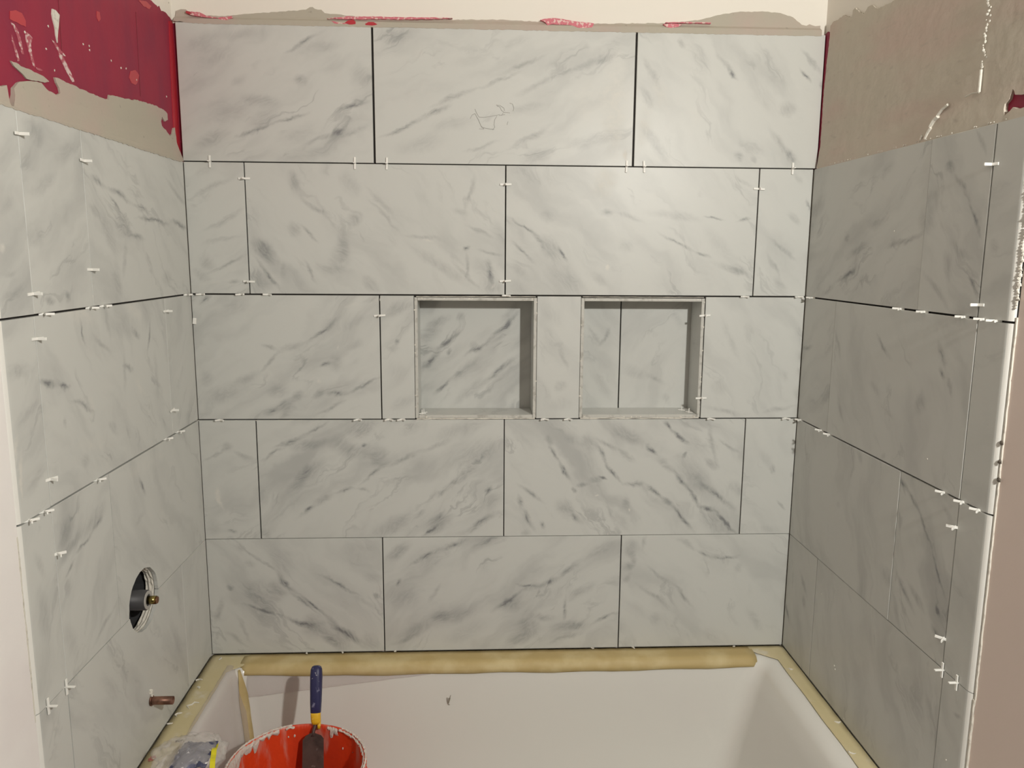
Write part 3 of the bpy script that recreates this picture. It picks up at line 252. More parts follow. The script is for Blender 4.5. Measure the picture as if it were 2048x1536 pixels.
FRAME = {'B': Matrix(((1,0,0,0),(0,0,-1,0),(0,1,0,0),(0,0,0,1))),
         'L': Matrix(((0,0,1,0),(1,0,0,0),(0,1,0,0),(0,0,0,1))),
         'R': Matrix(((0,0,-1,W),(-1,0,0,0),(0,1,0,0),(0,0,0,1)))}   # columns: u (right), v (up), w (out of the wall)

# ------------------------------------------------------------ materials
def marble(seed, ang, amt, strokes, haze):
    m = bpy.data.materials.new('marble_%d' % seed); m.use_nodes = True; nt = m.node_tree; N = nt.nodes; L = nt.links.new
    b = N['Principled BSDF']; rnd = random.Random(seed)
    tc = N.new('ShaderNodeTexCoord')
    def noise_(vec, scale, detail, rough=.55, dist=0, out='Fac'):
        n = N.new('ShaderNodeTexNoise'); n.inputs['Scale'].default_value = scale; n.inputs['Detail'].default_value = detail
        n.inputs['Roughness'].default_value = rough; n.inputs['Distortion'].default_value = dist; L(vec, n.inputs['Vector']); return n.outputs[out]
    def mth(op, a, bb=None, c=None, clamp=False):
        n = N.new('ShaderNodeMath'); n.operation = op; n.use_clamp = clamp
        for i, x in enumerate((a, bb, c)):
            if x is None: continue
            if isinstance(x, (int, float)): n.inputs[i].default_value = x
            else: L(x, n.inputs[i])
        return n.outputs[0]
    def mr(x, a, bb, c=0, d=1):
        n = N.new('ShaderNodeMapRange'); n.interpolation_type = 'SMOOTHSTEP'; L(x, n.inputs[0])
        n.inputs[1].default_value = a; n.inputs[2].default_value = bb; n.inputs[3].default_value = c; n.inputs[4].default_value = d; return n.outputs[0]
    off = N.new('ShaderNodeVectorMath'); off.operation = 'ADD'; L(tc.outputs['Object'], off.inputs[0])
    off.inputs[1].default_value = (rnd.uniform(-40, 40), rnd.uniform(-40, 40), rnd.uniform(-40, 40))
    P0 = off.outputs[0]
    def warp(base, src, scale, amp, detail):
        c = noise_(src, scale, detail, out='Color')
        s = N.new('ShaderNodeVectorMath'); s.operation = 'SUBTRACT'; L(c, s.inputs[0]); s.inputs[1].default_value = (.5, .5, .5)
        q = N.new('ShaderNodeVectorMath'); q.operation = 'MULTIPLY'; L(s.outputs[0], q.inputs[0]); q.inputs[1].default_value = (amp, amp, 0)
        a = N.new('ShaderNodeVectorMath'); a.operation = 'ADD'; L(base, a.inputs[0]); L(q.outputs[0], a.inputs[1]); return a.outputs[0]
    sw = warp(tc.outputs['Object'], P0, 14, .035, 5)
    sw = warp(sw, P0, 90, .006, 3)
    rot = N.new('ShaderNodeMapping'); rot.vector_type = 'TEXTURE'; rot.inputs['Rotation'].default_value = (0, 0, math.radians(ang))
    gw = warp(P0, P0, 5, .16, 4); L(gw, rot.inputs[0])
    st = N.new('ShaderNodeVectorMath'); st.operation = 'MULTIPLY'; L(rot.outputs[0], st.inputs[0]); st.inputs[1].default_value = (1, 3.2, 1)
    cloud = mr(noise_(st.outputs[0], 4.5, 5, .5), .42, .78)
    ridge = mth('ABSOLUTE', mth('SUBTRACT', noise_(st.outputs[0], 3.3, 7, .6, .4), .5))
    vein = mr(ridge, .0, .035, 1, 0)
    gate = mr(noise_(st.outputs[0], 5, 2), .5, .68)
    streak = noise_(st.outputs[0], 40, 4, .65)
    fine = noise_(P0, 60, 4, .6)
    tot = mth('MULTIPLY', cloud, .34*amt)
    tot = mth('MULTIPLY_ADD', mth('MULTIPLY', vein, gate), .32*amt, tot)
    acc = None
    for (u, v, a, l, wdt, s, core) in strokes:
        mp = N.new('ShaderNodeMapping'); mp.vector_type = 'TEXTURE'; L(sw, mp.inputs[0])
        mp.inputs['Location'].default_value = (u, v, 0); mp.inputs['Rotation'].default_value = (0, 0, a); mp.inputs['Scale'].default_value = (l, wdt*1.5, 10)
        ln = N.new('ShaderNodeVectorMath'); ln.operation = 'LENGTH'; L(mp.outputs[0], ln.inputs[0])
        x = mr(ln.outputs['Value'], 0 if core else .1, 1, s*(1.0 if core else .85), 0)
        if core and s > .42:
            x = mth('ADD', x, mr(ln.outputs['Value'], 0, .42, s*.45, 0))
        acc = x if acc is None else mth('ADD', acc, x)
    if acc is not None:
        tex = mr(streak, .25, .75, .45, 1.3)
        tot = mth('ADD', tot, mth('MULTIPLY', acc, tex))
    tot = mth('MINIMUM', tot, .95)
    mx = N.new('ShaderNodeMix'); mx.data_type = 'RGBA'; mx.inputs[6].default_value = (*BASE, 1); mx.inputs[7].default_value = (*VEIN, 1)
    L(tot, mx.inputs[0])
    # faint dust haze everywhere, wiped mortar film where it shows
    hz = mth('MULTIPLY', mr(noise_(P0, 8, 5, .7), .5, .8), .12)
    for (u, v, a, l, wdt, s) in haze:
        mp = N.new('ShaderNodeMapping'); mp.vector_type = 'TEXTURE'; L(sw, mp.inputs[0])
        mp.inputs['Location'].default_value = (u, v, 0); mp.inputs['Rotation'].default_value = (0, 0, a); mp.inputs['Scale'].default_value = (l, wdt, 10)
        ln = N.new('ShaderNodeVectorMath'); ln.operation = 'LENGTH'; L(mp.outputs[0], ln.inputs[0])
        hz = mth('ADD', hz, mth('MULTIPLY', mr(ln.outputs['Value'], 0, 1.1, s*1.7, 0), mr(fine, .3, .7, .3, 1.2)))
    hz = mth('MINIMUM', hz, .9)
    m2 = N.new('ShaderNodeMix'); m2.data_type = 'RGBA'; L(hz, m2.inputs[0]); L(mx.outputs[2], m2.inputs[6]); m2.inputs[7].default_value = (.66, .645, .60, 1)
    L(m2.outputs[2], b.inputs['Base Color'])
    L(mth('MULTIPLY_ADD', hz, .2, .38), b.inputs['Roughness'])
    b.inputs['Specular IOR Level'].default_value = .30
    bp = N.new('ShaderNodeBump'); bp.inputs['Strength'].default_value = .25; bp.inputs['Distance'].default_value = .0004
    L(noise_(P0, 9, 2), bp.inputs['Height']); L(bp.outputs[0], b.inputs['Normal'])
    return m
BASE = (.585, .590, .562); VEIN = (.20, .205, .21)
M_PAINT = mat('wall_paint', (.80, .76, .69), .75, bump=(220, .15, .001))
M_PINKPAINT = mat('drywall_pink_beige', (.80, .68, .62), .8, bump=(300, .12, .001))
M_RED = mottle(mat('red_membrane', (.30, .022, .052), .5, spec=.22, bump=(30, .3, .002)), (.25, .022, .054), 6, .35, .7, stretch=(3, 1, 1))
M_REDB = mat('red_membrane_fresh', (.46, .030, .045), .35)
M_PINK = mottle(mat('pink_smear', (.60, .16, .20), .6), (.72, .52, .48), 160, .5, .62)
M_MORT = mottle(mottle(mat('grey_mortar', (.44, .405, .335), .85, bump=(45, .5, .003)), (.47, .385, .335), 5, .45, .7), (.34, .31, .26), 90, .66, .78)
M_MORTR = mottle(mottle(mat('skimmed_mortar', (.56, .51, .43), .85, bump=(26, .55, .004)), (.58, .47, .41), 4, .42, .68, stretch=(.7, 2, 1)), (.47, .42, .36), 30, .6, .8, stretch=(1, 3, 1))
M_MORTW = mottle(mat('pale_mortar', (.70, .67, .60), .85, bump=(300, .4, .001)), (.52, .48, .42), 120, .5, .75)
M_BED = mat('joint_mortar_shaded', (.035, .031, .028), .95)  # mortar made near black: the shade deep in the joints is in the colour
M_BOARD = mat('board', (.40, .38, .35), .9)
M_EDGE = mat('lit_tile_edge', (.78, .77, .73), .6, bump=(400, .3, .0006))  # paler than the tile face: light on the rounded edge, put into the colour
M_FRAME = mottle(mat('cut_tile_edge', (.55, .54, .50), .7, bump=(300, .4, .001)), (.40, .385, .35), 60, .5, .7)
M_WHITEP = mat('spacer_plastic', (.88, .87, .83), .5)
M_TUB = mottle(mat('tub_enamel', (.73, .715, .67), .25, bump=(12, .05, .002)), (.72, .70, .66), 5, .5, .8)
M_TAN = mottle(mottle(mat('masking_paper', (.58, .50, .29), .7, bump=(40, .4, .003)), (.62, .54, .34), 9, .4, .7), (.64, .59, .47), 22, .56, .72)
M_TAPE = mottle(mat('masking_tape', (.50, .38, .17), .6, bump=(90, .3, .001)), (.60, .49, .26), 14, .4, .7, stretch=(1, 1, 1))
def film_mat(name, col, alpha, rough=.3):
    return mat(name, col, rough, alpha=alpha, bump=(18, .6, .006))
M_FILM = film_mat('masking_film', (.74, .66, .65), .20, .35)
M_BAG = film_mat('bag_film', (.80, .76, .72), .28, .2)

def tile_mesh(name, u, v, shape=None, bull=None):
    """Tile of u x v, face at w=0, 9 mm thick; bull = 'lo'/'hi' rounds that side."""
    T = .009; bm = bmesh.new()
    if shape: prism(bm, [shape], -T+.0015, 0); return bm
    if bull:
        R = .0085; RX = 1.6; pr = []
        for k in range(13):
            a = math.pi/2*k/12; pr.append((RX*(R-R*math.sin(a)), -R+R*math.cos(a)))     # from face towards edge
        pr = [(R*2.0, 0)] + [(x*1.0, w) for x, w in pr] + [(0, -T+.0005)]
        pts = [(u-.0005, 0)] + pr + [(u-.0005, -T+.0005)] if bull == 'lo' else [(.0005, 0)] + [(u-x, w) for x, w in pr] + [(.0005, -T+.0005)]
        a = [bm.verts.new((x, 0, w)) for x, w in pts]; b = [bm.verts.new((x, v, w)) for x, w in pts]
        bm.faces.new(a); bm.faces.new(b)
        n = len(pts)
        for i in range(n): 
            f = bm.faces.new((a[i], a[(i+1) % n], b[(i+1) % n], b[i]))
        # rounded edge band painted paler, for the light it catches
        for f in bm.faces:
            c = f.calc_center_median()
            if c.z < -.0007 and (c.x < R*1.1 if bull == 'lo' else c.x > u-R*1.1): f.material_index = 1
        return bm
    box(bm, 0, u, 0, v, -T+.0015, 0, bev=.0007)
    return bm

# ------------------------------------------------------------ the setting
HY, HZ, HRY, HRZ = -.368, .318, .070, .063        # the round hole for the mixer
def hole_pts(k=1.0, n=44, seed=3):
    rnd = random.Random(seed); out = []
    for i in range(n):
        a = 2*math.pi*i/n; j = 1+rnd.uniform(-.014, .014)
        out.append((HY+HRY*k*j*math.cos(a), HZ+HRZ*k*j*math.sin(a)))
    return out
YF = -2.3                       # the room goes on to here
bm = bmesh.new()
NI = [(.530, .828), (.937, 1.2425)]; NV = (.6185, .9165)
rect = lambda u0, u1, v0, v1: [(u0, v0), (u1, v0), (u1, v1), (u0, v1)]
prism(bm, [rect(-.15, W+.15, -.5, 2.0)] + [rect(a, b, *NV) for a, b in NI], -.12, -.011)
wall_b = tag(link('wall_back', bm, M_PAINT, mw=FRAME['B']), kind='structure')
bm = bmesh.new(); prism(bm, [rect(YF, .011, -.5, 2.0), hole_pts(1.25)], -.045, -.011)
wall_l = tag(link('wall_left', bm, M_PAINT, mw=FRAME['L']), kind='structure')
bm = bmesh.new(); prism(bm, [rect(-.011, -YF, -.5, 2.0)], -.045, -.011)
wall_r = tag(link('wall_right', bm, M_PAINT, mw=FRAME['R']), kind='structure')
WALL = {'B': wall_b, 'L': wall_l, 'R': wall_r}
bm = bmesh.new(); box(bm, -.05, W+.05, YF, -.78, -.52, -.5); tag(link('floor', bm, mottle(mat('floor_board', (.35, .31, .26), .8), (.45, .42, .38), 8, .4, .7)), kind='structure')
bm = bmesh.new(); box(bm, -.05, W+.05, YF, .12, 2.0, 2.02); tag(link('ceiling', bm, M_PAINT), kind='structure')
# drywall skins that start where the tiles stop
bm = bmesh.new(); box(bm, YF, -.7692, -.5, 1.999, -.0108, -.002); link('drywall_panel', bm, mottle(mat('drywall_white', (.86, .83, .81), .8, bump=(300, .12, .001)), (.80, .75, .74), 4, .4, .7), wall_l)
bm = bmesh.new(); box(bm, .7585, -YF, -.5, 1.999, -.0108, -.0075); link('drywall_panel', bm, M_PINKPAINT, wall_r)
# mortar bed behind the tiles
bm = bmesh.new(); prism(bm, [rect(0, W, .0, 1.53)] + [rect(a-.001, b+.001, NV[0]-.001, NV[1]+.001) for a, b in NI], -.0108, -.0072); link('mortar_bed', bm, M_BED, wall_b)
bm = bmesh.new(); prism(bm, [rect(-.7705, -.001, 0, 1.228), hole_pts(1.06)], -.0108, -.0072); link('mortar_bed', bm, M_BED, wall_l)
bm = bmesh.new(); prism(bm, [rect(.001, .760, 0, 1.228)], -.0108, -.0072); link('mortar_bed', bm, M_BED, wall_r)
# red waterproofing above the side tiles
bm = bmesh.new()
wl = PATCH['white_left']; top = [(-.80, 1.70), (-.30, 1.64)] + wl[:-1] + [(.0105, wl[-2][1])]
prism(bm, [rough_line([(-.80, 1.2285), (.0105, 1.2285)] + top[::-1], .006, .0012, 5)], -.0109, -.0098); link('waterproofing_membrane', bm, M_RED, wall_l)
bm = bmesh.new(); prism(bm, [rect(-.0105, .80, 1.2285, 1.515)], -.0109, -.0098); link('waterproofing_membrane', bm, M_RED, wall_r)
bm = bmesh.new(); prism(bm, [rough_line([(-.0105, 1.2285), (-.0105, 1.533), (.004, 1.536), (.010, 1.50), (.0, 1.2285)], .02, .0006, 5)], -.0112, -.0104)
# folded membrane fillet in the left corner, brighter red
bm2 = bmesh.new(); prism(bm2, [rough_line([(-.024, 1.2285), (.0085, 1.2285), (.0085, 1.534), (.0, 1.536), (-.012, 1.532), (-.018, 1.44), (-.023, 1.32)], .012, .0008, 9)], -.0104, -.0078); link('corner_membrane', bm2, M_REDB, wall_l)
link('waterproofing_membrane', bm, M_RED, wall_b)
bm = bmesh.new(); prism(bm, [rect(W, W+.0108, 1.2285, 1.535)], -.0112, -.0104); link('waterproofing_membrane', bm, M_RED, wall_b)
bm = bmesh.new(); prism(bm, [rough_line([(0.014, 1.2285), (-.0085, 1.2285), (-.0085, 1.538), (.006, 1.54), (.0285, 1.53), (.030, 1.45), (.020, 1.34)], .012, .0006, 9)], -.0104, -.0086); link('corner_membrane', bm, M_RED, wall_r)
# seams in the membrane
for (u, v0, v1, du) in ((-.702, 1.24, 1.40, .012), (-.505, 1.33, 1.55, .006), (-.195, 1.335, 1.50, .004)):
    bm = bmesh.new(); prism(bm, [[(u, v0), (u+.0014, v0), (u+.0014+du, v1), (u+du, v1)]], -.0102, -.0092); link('membrane_seam', bm, mat('seam', (.20, .02, .035), .5), wall_l)
# hand-spread mortar
def patch(name, pts, w0, w1, m, par, step=.006, amp=.0012, seed=1, label=None):
    bm = bmesh.new(); prism(bm, [rough_line(pts, step, amp, seed)], w0, w1)
    o = link(name, bm, m, par)
    if label: o['label'] = label
    return o
feather = lambda x, y: -.0005 - min(.0065, max(0, (y-1.222)*.12))
def feather_l(x, y): return (.0010 if y < 1.232 else -.0005 - min(.0062, (y-1.232)*.16))
patch('mortar_smear', PATCH['mortar_left'], -.0104, feather_l, M_MORT, wall_l, label='grey mortar spread over the red membrane')
patch('mortar_smear', PATCH['mortar_left_streak'], -.0104, -.0075, M_MORT, wall_l, amp=.0008)
patch('mortar_smear', PATCH['mortar_left_drip'], -.0104, -.0078, M_MORTW, wall_l, amp=.0008)
patch('mortar_smear', PATCH['mortar_right'], -.0104, lambda x, y: -.0012 - min(.0052, max(0, (y-1.23)*.1)), M_MORTR, wall_r, label='brown-grey mortar skim over the right wall')
patch('mortar_smear', PATCH['mortar_back'], -.0112, lambda x, y: .0006 if y < 1.545 else -.0065, M_MORT, wall_b, amp=.0009, label='mortar band along the top of the back tiles')
for i, q in enumerate(PATCH['pink']): patch('membrane_smear', q, -.009, .0011, M_PINK if i not in (0, 2, 3) else M_REDB, wall_b, amp=.0007, seed=i)
for i, q in enumerate(PATCH['blotch']): patch('membrane_blotch', q, -.0102, -.0092, M_REDB, wall_l, amp=.0008, seed=i)
M_SCR = mottle(mat('scratch_dust', (.66, .52, .50), .8), (.42, .10, .13), 140, .42, .56)
for i, q in enumerate(PATCH['scratch']): patch('mortar_streak', q, -.0102, -.0090, M_SCR, wall_l, amp=.0007, seed=i)
def blob(bm, u, v, w, r, seed, flat=.5):
    rnd = random.Random(seed)
    g = bmesh.ops.create_icosphere(bm, subdivisions=1, radius=r)
    for x in g['verts']:
        k = 1+rnd.uniform(-.3, .3); x.co = Vector((x.co.x*k+u, x.co.y*k+v, x.co.z*flat*k+w))
for i, (u, v) in enumerate(PATCH['spk']):
    bm = bmesh.new(); blob(bm, u, v, -.0095, .0022, i); link('mortar_speck', bm, M_MORTW, wall_l)

# ---- the tiles
for (wl_, row, u0, u1, v0, v1, ang, seed, amt, ss, hh) in TILES:
    m = marble(seed, ang, amt, ss, hh); par = WALL[wl_]; rnd = random.Random(seed*7)
    lip = rnd.uniform(-.0004, .0004); w = 0
    if isinstance(row, str): w = -.0905; lip = 0
    shape = bull = None
    if wl_ == 'L' and row in (4, 5) and u0 < HY < u1:
        hp = hole_pts(); inside = [p for p in hp if (p[1] > v0 if row == 4 else p[1] < v1)]
        inside.sort(key=lambda p: p[0])
        e = v0 if row == 4 else v1
        a = [(0, 0)] ; pts = []
        xl = inside[0][0]-.002; xr = inside[-1][0]+.002
        arc = [(xl, e)] + inside + [(xr, e)]
        if row == 4: pts = [(u0, v1), (u0, e)] + arc + [(u1, e), (u1, v1)]
        else: pts = [(u1, v0), (u1, e)] + arc[::-1] + [(u0, e), (u0, v0)]
        shape = [(x-u0, y-v0) for x, y in pts]; lip = 0
    if wl_ == 'L' and u0 < -.76: bull = 'lo'
    if wl_ == 'R' and u1 > .75: bull = 'hi'
    bm = tile_mesh('tile', u1-u0, v1-v0, shape, bull)
    o = link('tile', bm, [m, M_EDGE], par, mw=Matrix.Translation((u0, v0, w+lip)))
    if not isinstance(row, str): continue
    o['niche'] = row
def nm(o): return o
# niches: the boxes in the wall and their linings
niches = []
for k, (a, b) in enumerate(NI):
    bm = bmesh.new(); v0, v1 = NV
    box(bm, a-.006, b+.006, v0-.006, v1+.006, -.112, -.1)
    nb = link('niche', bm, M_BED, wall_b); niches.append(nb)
    nb['label'] = 'square recessed niche, left' if k == 0 else 'square recessed niche, right'
    for o in list(wall_b.children):
        if 'niche' in o.keys() and ((o['niche'] == 'N1') == (k == 0)): o.parent = nb; del o['niche']
    t = .0075
    # lining slabs: side, side, top, sill (the sill tips a little forward)
    for j, (x0, x1, y0, y1) in enumerate(((a, a+t, v0, v1), (b-t, b, v0, v1), (a+t+.0005, b-t-.0005, v1-t, v1), (a+t+.0005, b-t-.0005, v0, v0+t))):
        ms = marble(60+k*4+j, 45, .5, [], [])
        bm = bmesh.new(); box(bm, x0, x1, y0, y1, -.0895, .0006, bev=.0006)
        for f in bm.faces:
            if f.calc_center_median().z > -.001: f.material_index = 1
        link('reveal_tile', bm, [ms, M_FRAME], nb)
    # ragged mortar on the front edges
    bm = bmesh.new(); rnd = random.Random(k)
    for i in range(26):
        side = rnd.choice('lrtb'); s = rnd.random()
        x = a+.001 if side == 'l' else b-.001 if side == 'r' else a+(b-a)*s
        y = v0+.002 if side == 'b' else v1-.002 if side == 't' else v0+(v1-v0)*s
        blob(bm, x, y, .0004, rnd.uniform(.001, .0028), i, .35)
    tag(link('mortar_crumbs', bm, M_MORTW, nb), kind='stuff')
# pale filled joints
def strip(name, wl_, a, b, width, w0, w1, m, seed=0):
    rnd = random.Random(seed); dx, dy = b[0]-a[0], b[1]-a[1]; d = math.hypot(dx, dy); nx, ny = -dy/d, dx/d; n = max(2, int(d/.012))
    l = [(a[0]+dx*i/n+nx*width*(.5+rnd.uniform(-.25, .25)), a[1]+dy*i/n+ny*width*(.5+rnd.uniform(-.25, .25))) for i in range(n+1)]
    r = [(a[0]+dx*i/n-nx*width*(.5+rnd.uniform(-.25, .25)), a[1]+dy*i/n-ny*width*(.5+rnd.uniform(-.25, .25))) for i in range(n, -1, -1)]
    bm = bmesh.new(); prism(bm, [l+r], w0, w1); return link(name, bm, m, WALL[wl_])
for i, (wl_, a, b, c, d) in enumerate(FILLS): strip('joint_fill', wl_, (a, b), (c, d), .0014, -.007, -.0006, M_MORTW, i)
strip('joint_fill', 'B', (.532, .6165), (.826, .6172), .0028, -.007, -.0002, M_MORTW, 31)
strip('joint_fill', 'B', (.94, .6168), (1.24, .617), .0030, -.007, -.0001, M_MORTW, 32)
strip('joint_fill', 'B', (.535, .9185), (.825, .9192), .0014, -.007, -.0006, M_MORTW, 33)
strip('joint_fill', 'B', (.94, .9195), (1.24, .9195), .0012, -.007, -.0006, M_MORTW, 34)
# pencil scribble on the middle tile of the top row
def tube(bm, pts, r, n=6, caps=True):
    rings = []
    for i, p in enumerate(pts):
        p = Vector(p); t = (Vector(pts[min(i+1, len(pts)-1)])-Vector(pts[max(i-1, 0)])).normalized()
        a = t.orthogonal().normalized(); b_ = t.cross(a)
        if rings:                                        # keep the frame from twisting
            q = rings[-1][0].co - Vector(pts[i-1]); q = (q - t*q.dot(t)).normalized(); a = q; b_ = t.cross(a)
        rr = r[i] if isinstance(r, (list, tuple)) else r
        rings.append([bm.verts.new(p+a*rr*math.cos(2*math.pi*k/n)+b_*rr*math.sin(2*math.pi*k/n)) for k in range(n)])
    for i in range(len(rings)-1):
        for k in range(n): bm.faces.new((rings[i][k], rings[i][(k+1) % n], rings[i+1][(k+1) % n], rings[i+1][k]))
    if caps: cap(bm, rings[0]); cap(bm, rings[-1])
SKETCH = [[(0.6656, 1.3327), (0.6703, 1.3418), (0.6773, 1.3452), (0.6808, 1.3385), (0.6855, 1.3307), (0.6914, 1.3173), (0.6984, 1.3106)], [(0.6773, 1.3553), (0.6808, 1.3464), (0.6867, 1.3375), (0.6984, 1.3366), (0.7183, 1.3402), (0.7358, 1.3438)], [(0.6914, 1.3151), (0.7008, 1.3129), (0.7125, 1.3108), (0.7219, 1.3098)], [(0.7288, 1.3404), (0.723, 1.3313), (0.7219, 1.32), (0.7242, 1.3155), (0.7184, 1.3087)], [(0.7287, 1.3628), (0.7358, 1.3607), (0.7393, 1.3529), (0.7452, 1.3496)], [(0.7264, 1.365), (0.7358, 1.364), (0.7451, 1.3586), (0.7463, 1.3519)], [(0.7394, 1.3416), (0.7429, 1.3473), (0.7475, 1.3485), (0.7593, 1.3476)], [(0.758, 1.37), (0.765, 1.3678), (0.7686, 1.3589), (0.7663, 1.3522)], [(0.7547, 1.3284), (0.7524, 1.3204)], [(0.6867, 1.3105), (0.6984, 1.3106)], [(0.7335, 1.3416), (0.7476, 1.344)]]
bm = bmesh.new()
for q in SKETCH: tube(bm, [(x, y, .0002) for x, y in q], .00045, 4)
o = link('pencil_mark', bm, mat('pencil', (.30, .29, .27), .9), wall_b); o['label'] = 'faint pencil scribble on a top tile'
# bits of mortar and rough places on the right edge
bm = bmesh.new(); rnd = random.Random(4)
for i in range(44):
    t = i/43; blob(bm, .7590+rnd.uniform(-.0015, .0025)+.004*(t > .55), .945+.19*t, -.003, rnd.uniform(.002, .0042), i, .8)
tag(link('mortar_bead', bm, M_MORTW, wall_r), kind='stuff')
for i, (u, v) in enumerate(((.760, .735), (.7605, .705), (.7625, .676))):
    bm = bmesh.new(); blob(bm, u, v, -.003, .0042, i, .5); link('edge_chip', bm, mat('chip_dark', (.12, .10, .08), .9), wall_r)
strip('edge_mortar', 'R', (.7595, .30), (.7590, .93), .003, -.0075, -.005, M_MORTW, 41)
strip('edge_mortar', 'L', (-.7705, .30), (-.7705, .60), .003, -.006, -.0015, M_MORTW, 43)
strip('edge_mortar', 'R', (.7590, 0), (.7590, .30), .003, -.0075, -.004, M_MORTW, 44)
# ridge of squeezed mortar on the right wall
for i, (pts, r) in enumerate((([(.4705, 1.2325), (.478, 1.243), (.486, 1.25)], .003), ([(.483, 1.252), (.494, 1.262), (.505, 1.266)], .0035), ([(.503, 1.268), (.516, 1.276), (.532, 1.281)], .0025), ([(.457, 1.233), (.462, 1.240)], .003),
                              ([(.617, 1.285), (.617, 1.32)], .0022), ([(.58, 1.285), (.60, 1.287), (.617, 1.285)], .0013))):
    bm = bmesh.new(); tube(bm, [(x, y, -.002) for x, y in pts], r, 6); link('mortar_ridge', bm, M_MORTW, wall_r)
bm = bmesh.new(); rnd = random.Random(8)
for i in range(26): blob(bm, .617+rnd.uniform(-.006, .006), 1.325+.11*i/26, -.0045, rnd.uniform(.0012, .0032), i, .6)
tag(link('mortar_bead', bm, M_MORTW, wall_r), kind='stuff')
bm = bmesh.new(); rnd = random.Random(18)
for i in range(40):
    s = rnd.random(); blob(bm, .01+.74*s, 1.2305, -.0008, rnd.uniform(.0008, .002), i, .5)
tag(link('mortar_crumbs', bm, M_MORTW, wall_r), kind='stuff')
for i, (wl_, u, v) in enumerate((('R', .293, .102), ('R', .298, .096), ('R', .30, .0), ('R', .205, .235), ('R', .355, .01), ('R', .575, .66), ('R', .714, .16), ('R', .395, 1.07))):
    if v <= 0: continue
    bm = bmesh.new(); blob(bm, u, v, .001, .0024 if i < 2 else .0016, i, .6); link('mortar_speck', bm, M_MORTW, WALL[wl_])

# ------------------------------------------------------------ mixer hole and valve
bm = bmesh.new()
for (k0, k1, w0, w1, sd) in ((1.045, .985, -.0100, -.0074, 5),):
    pass
rgs = []
prof = [(.99, -.0085), (.965, -.011), (1.0, -.014), (.965, -.0175), (1.01, -.021), (.99, -.025), (1.16, -.027), (1.16, -.0112), (1.0, -.0086)]
rnd = random.Random(12)
for (k, w) in prof:
    rgs.append([bm.verts.new((HY+HRY*k*(1+rnd.uniform(-.025, .025))*math.cos(2*math.pi*i/44), HZ+HRZ*k*(1+rnd.uniform(-.025, .025))*math.sin(2*math.pi*i/44), w)) for i in range(44)])
for j in range(len(rgs)):
    A, Bq = rgs[j], rgs[(j+1) % len(rgs)]
    for i in range(44): bm.faces.new((A[i], A[(i+1) % 44], Bq[(i+1) % 44], Bq[i]))
link('hole_rim', bm, M_MORTW, wall_l)
bm = bmesh.new(); lathe(bm, [(.078, -.0262), (.078, -.115)], 24, 'X'); rr = lathe(bm, [(.078, -.115), (.001, -.115)], 24, 'X')
o = link('wall_cavity', bm, mat('cavity', (.035, .035, .037), .8), wall_l)
o.matrix_local = FRAME['L'].inverted() @ Matrix.Translation((0, HY, HZ))
vz = .318
valve = tag(empty('shower_valve', (-.06, -.372, vz)), 'dark grey shower mixer body with brass stem, in the round hole in the left wall', 'valve')
def xcyl(name, r0, r1, x0, x1, m, par, n=28, yz=(0, 0)):
    bm = bmesh.new(); R = lathe(bm, [(r0, x0), (r1, x0), (r1, x1), (r0, x1), (r0, x0)] if r0 > 0 else [(.0002, x0), (r1, x0), (r1, x1), (.0002, x1)], n, 'X')
    for v in bm.verts: v.co.y += yz[0]; v.co.z += yz[1]
    o = link(name, bm, m, par); 
    for p in o.data.polygons: p.use_smooth = abs(p.normal.x) < .5
    return o
M_DG = mat('dark_grey_plastic', (.05, .05, .055), .5); M_LG = mat('light_grey_ring', (.42, .40, .38), .5)
xcyl('valve_body', 0, .0205, -.04, .068, M_DG, valve)
xcyl('collar', .0125, .0190, .068, .0705, M_LG, valve)
xcyl('stem', 0, .0085, .068, .086, mottle(mat('brass_stem', (.28, .22, .08), .25, 1), (.10, .06, .02), 60, .5, .6), valve)
xcyl('stem_tip', 0, .0072, .086, .0885, mat('stem_rust', (.20, .09, .04), .5, .6), valve)
bm = bmesh.new(); box(bm, .004, .010, -.058, .050, -.060, .052, bev=.002)
link('back_plate', bm, mottle(mat('plate_grey', (.13, .135, .14), .4), (.30, .31, .32), 30, .55, .7), valve)
pipe = tag(empty('copper_pipe', (0, -.372, .095)), 'short copper spout pipe sticking out low on the left wall', 'pipe')
M_CU = mottle(mat('copper', (.32, .17, .12), .42, .75), (.16, .085, .06), 40, .45, .65)
xcyl('tube', .0070, .0085, -.02, .046, M_CU, pipe)
xcyl('base_ring', .0086, .0105, .0005, .0035, M_CU, pipe)
bm = bmesh.new(); rnd = random.Random(3)
for i in range(9): blob(bm, .002, rnd.uniform(-.003, .006), .012+rnd.uniform(0, .012), rnd.uniform(.002, .0045), i, 1)
blob(bm, .002, .002, -.012, .0035, 20)
tag(link('mortar_dab', bm, M_MORTW, pipe))

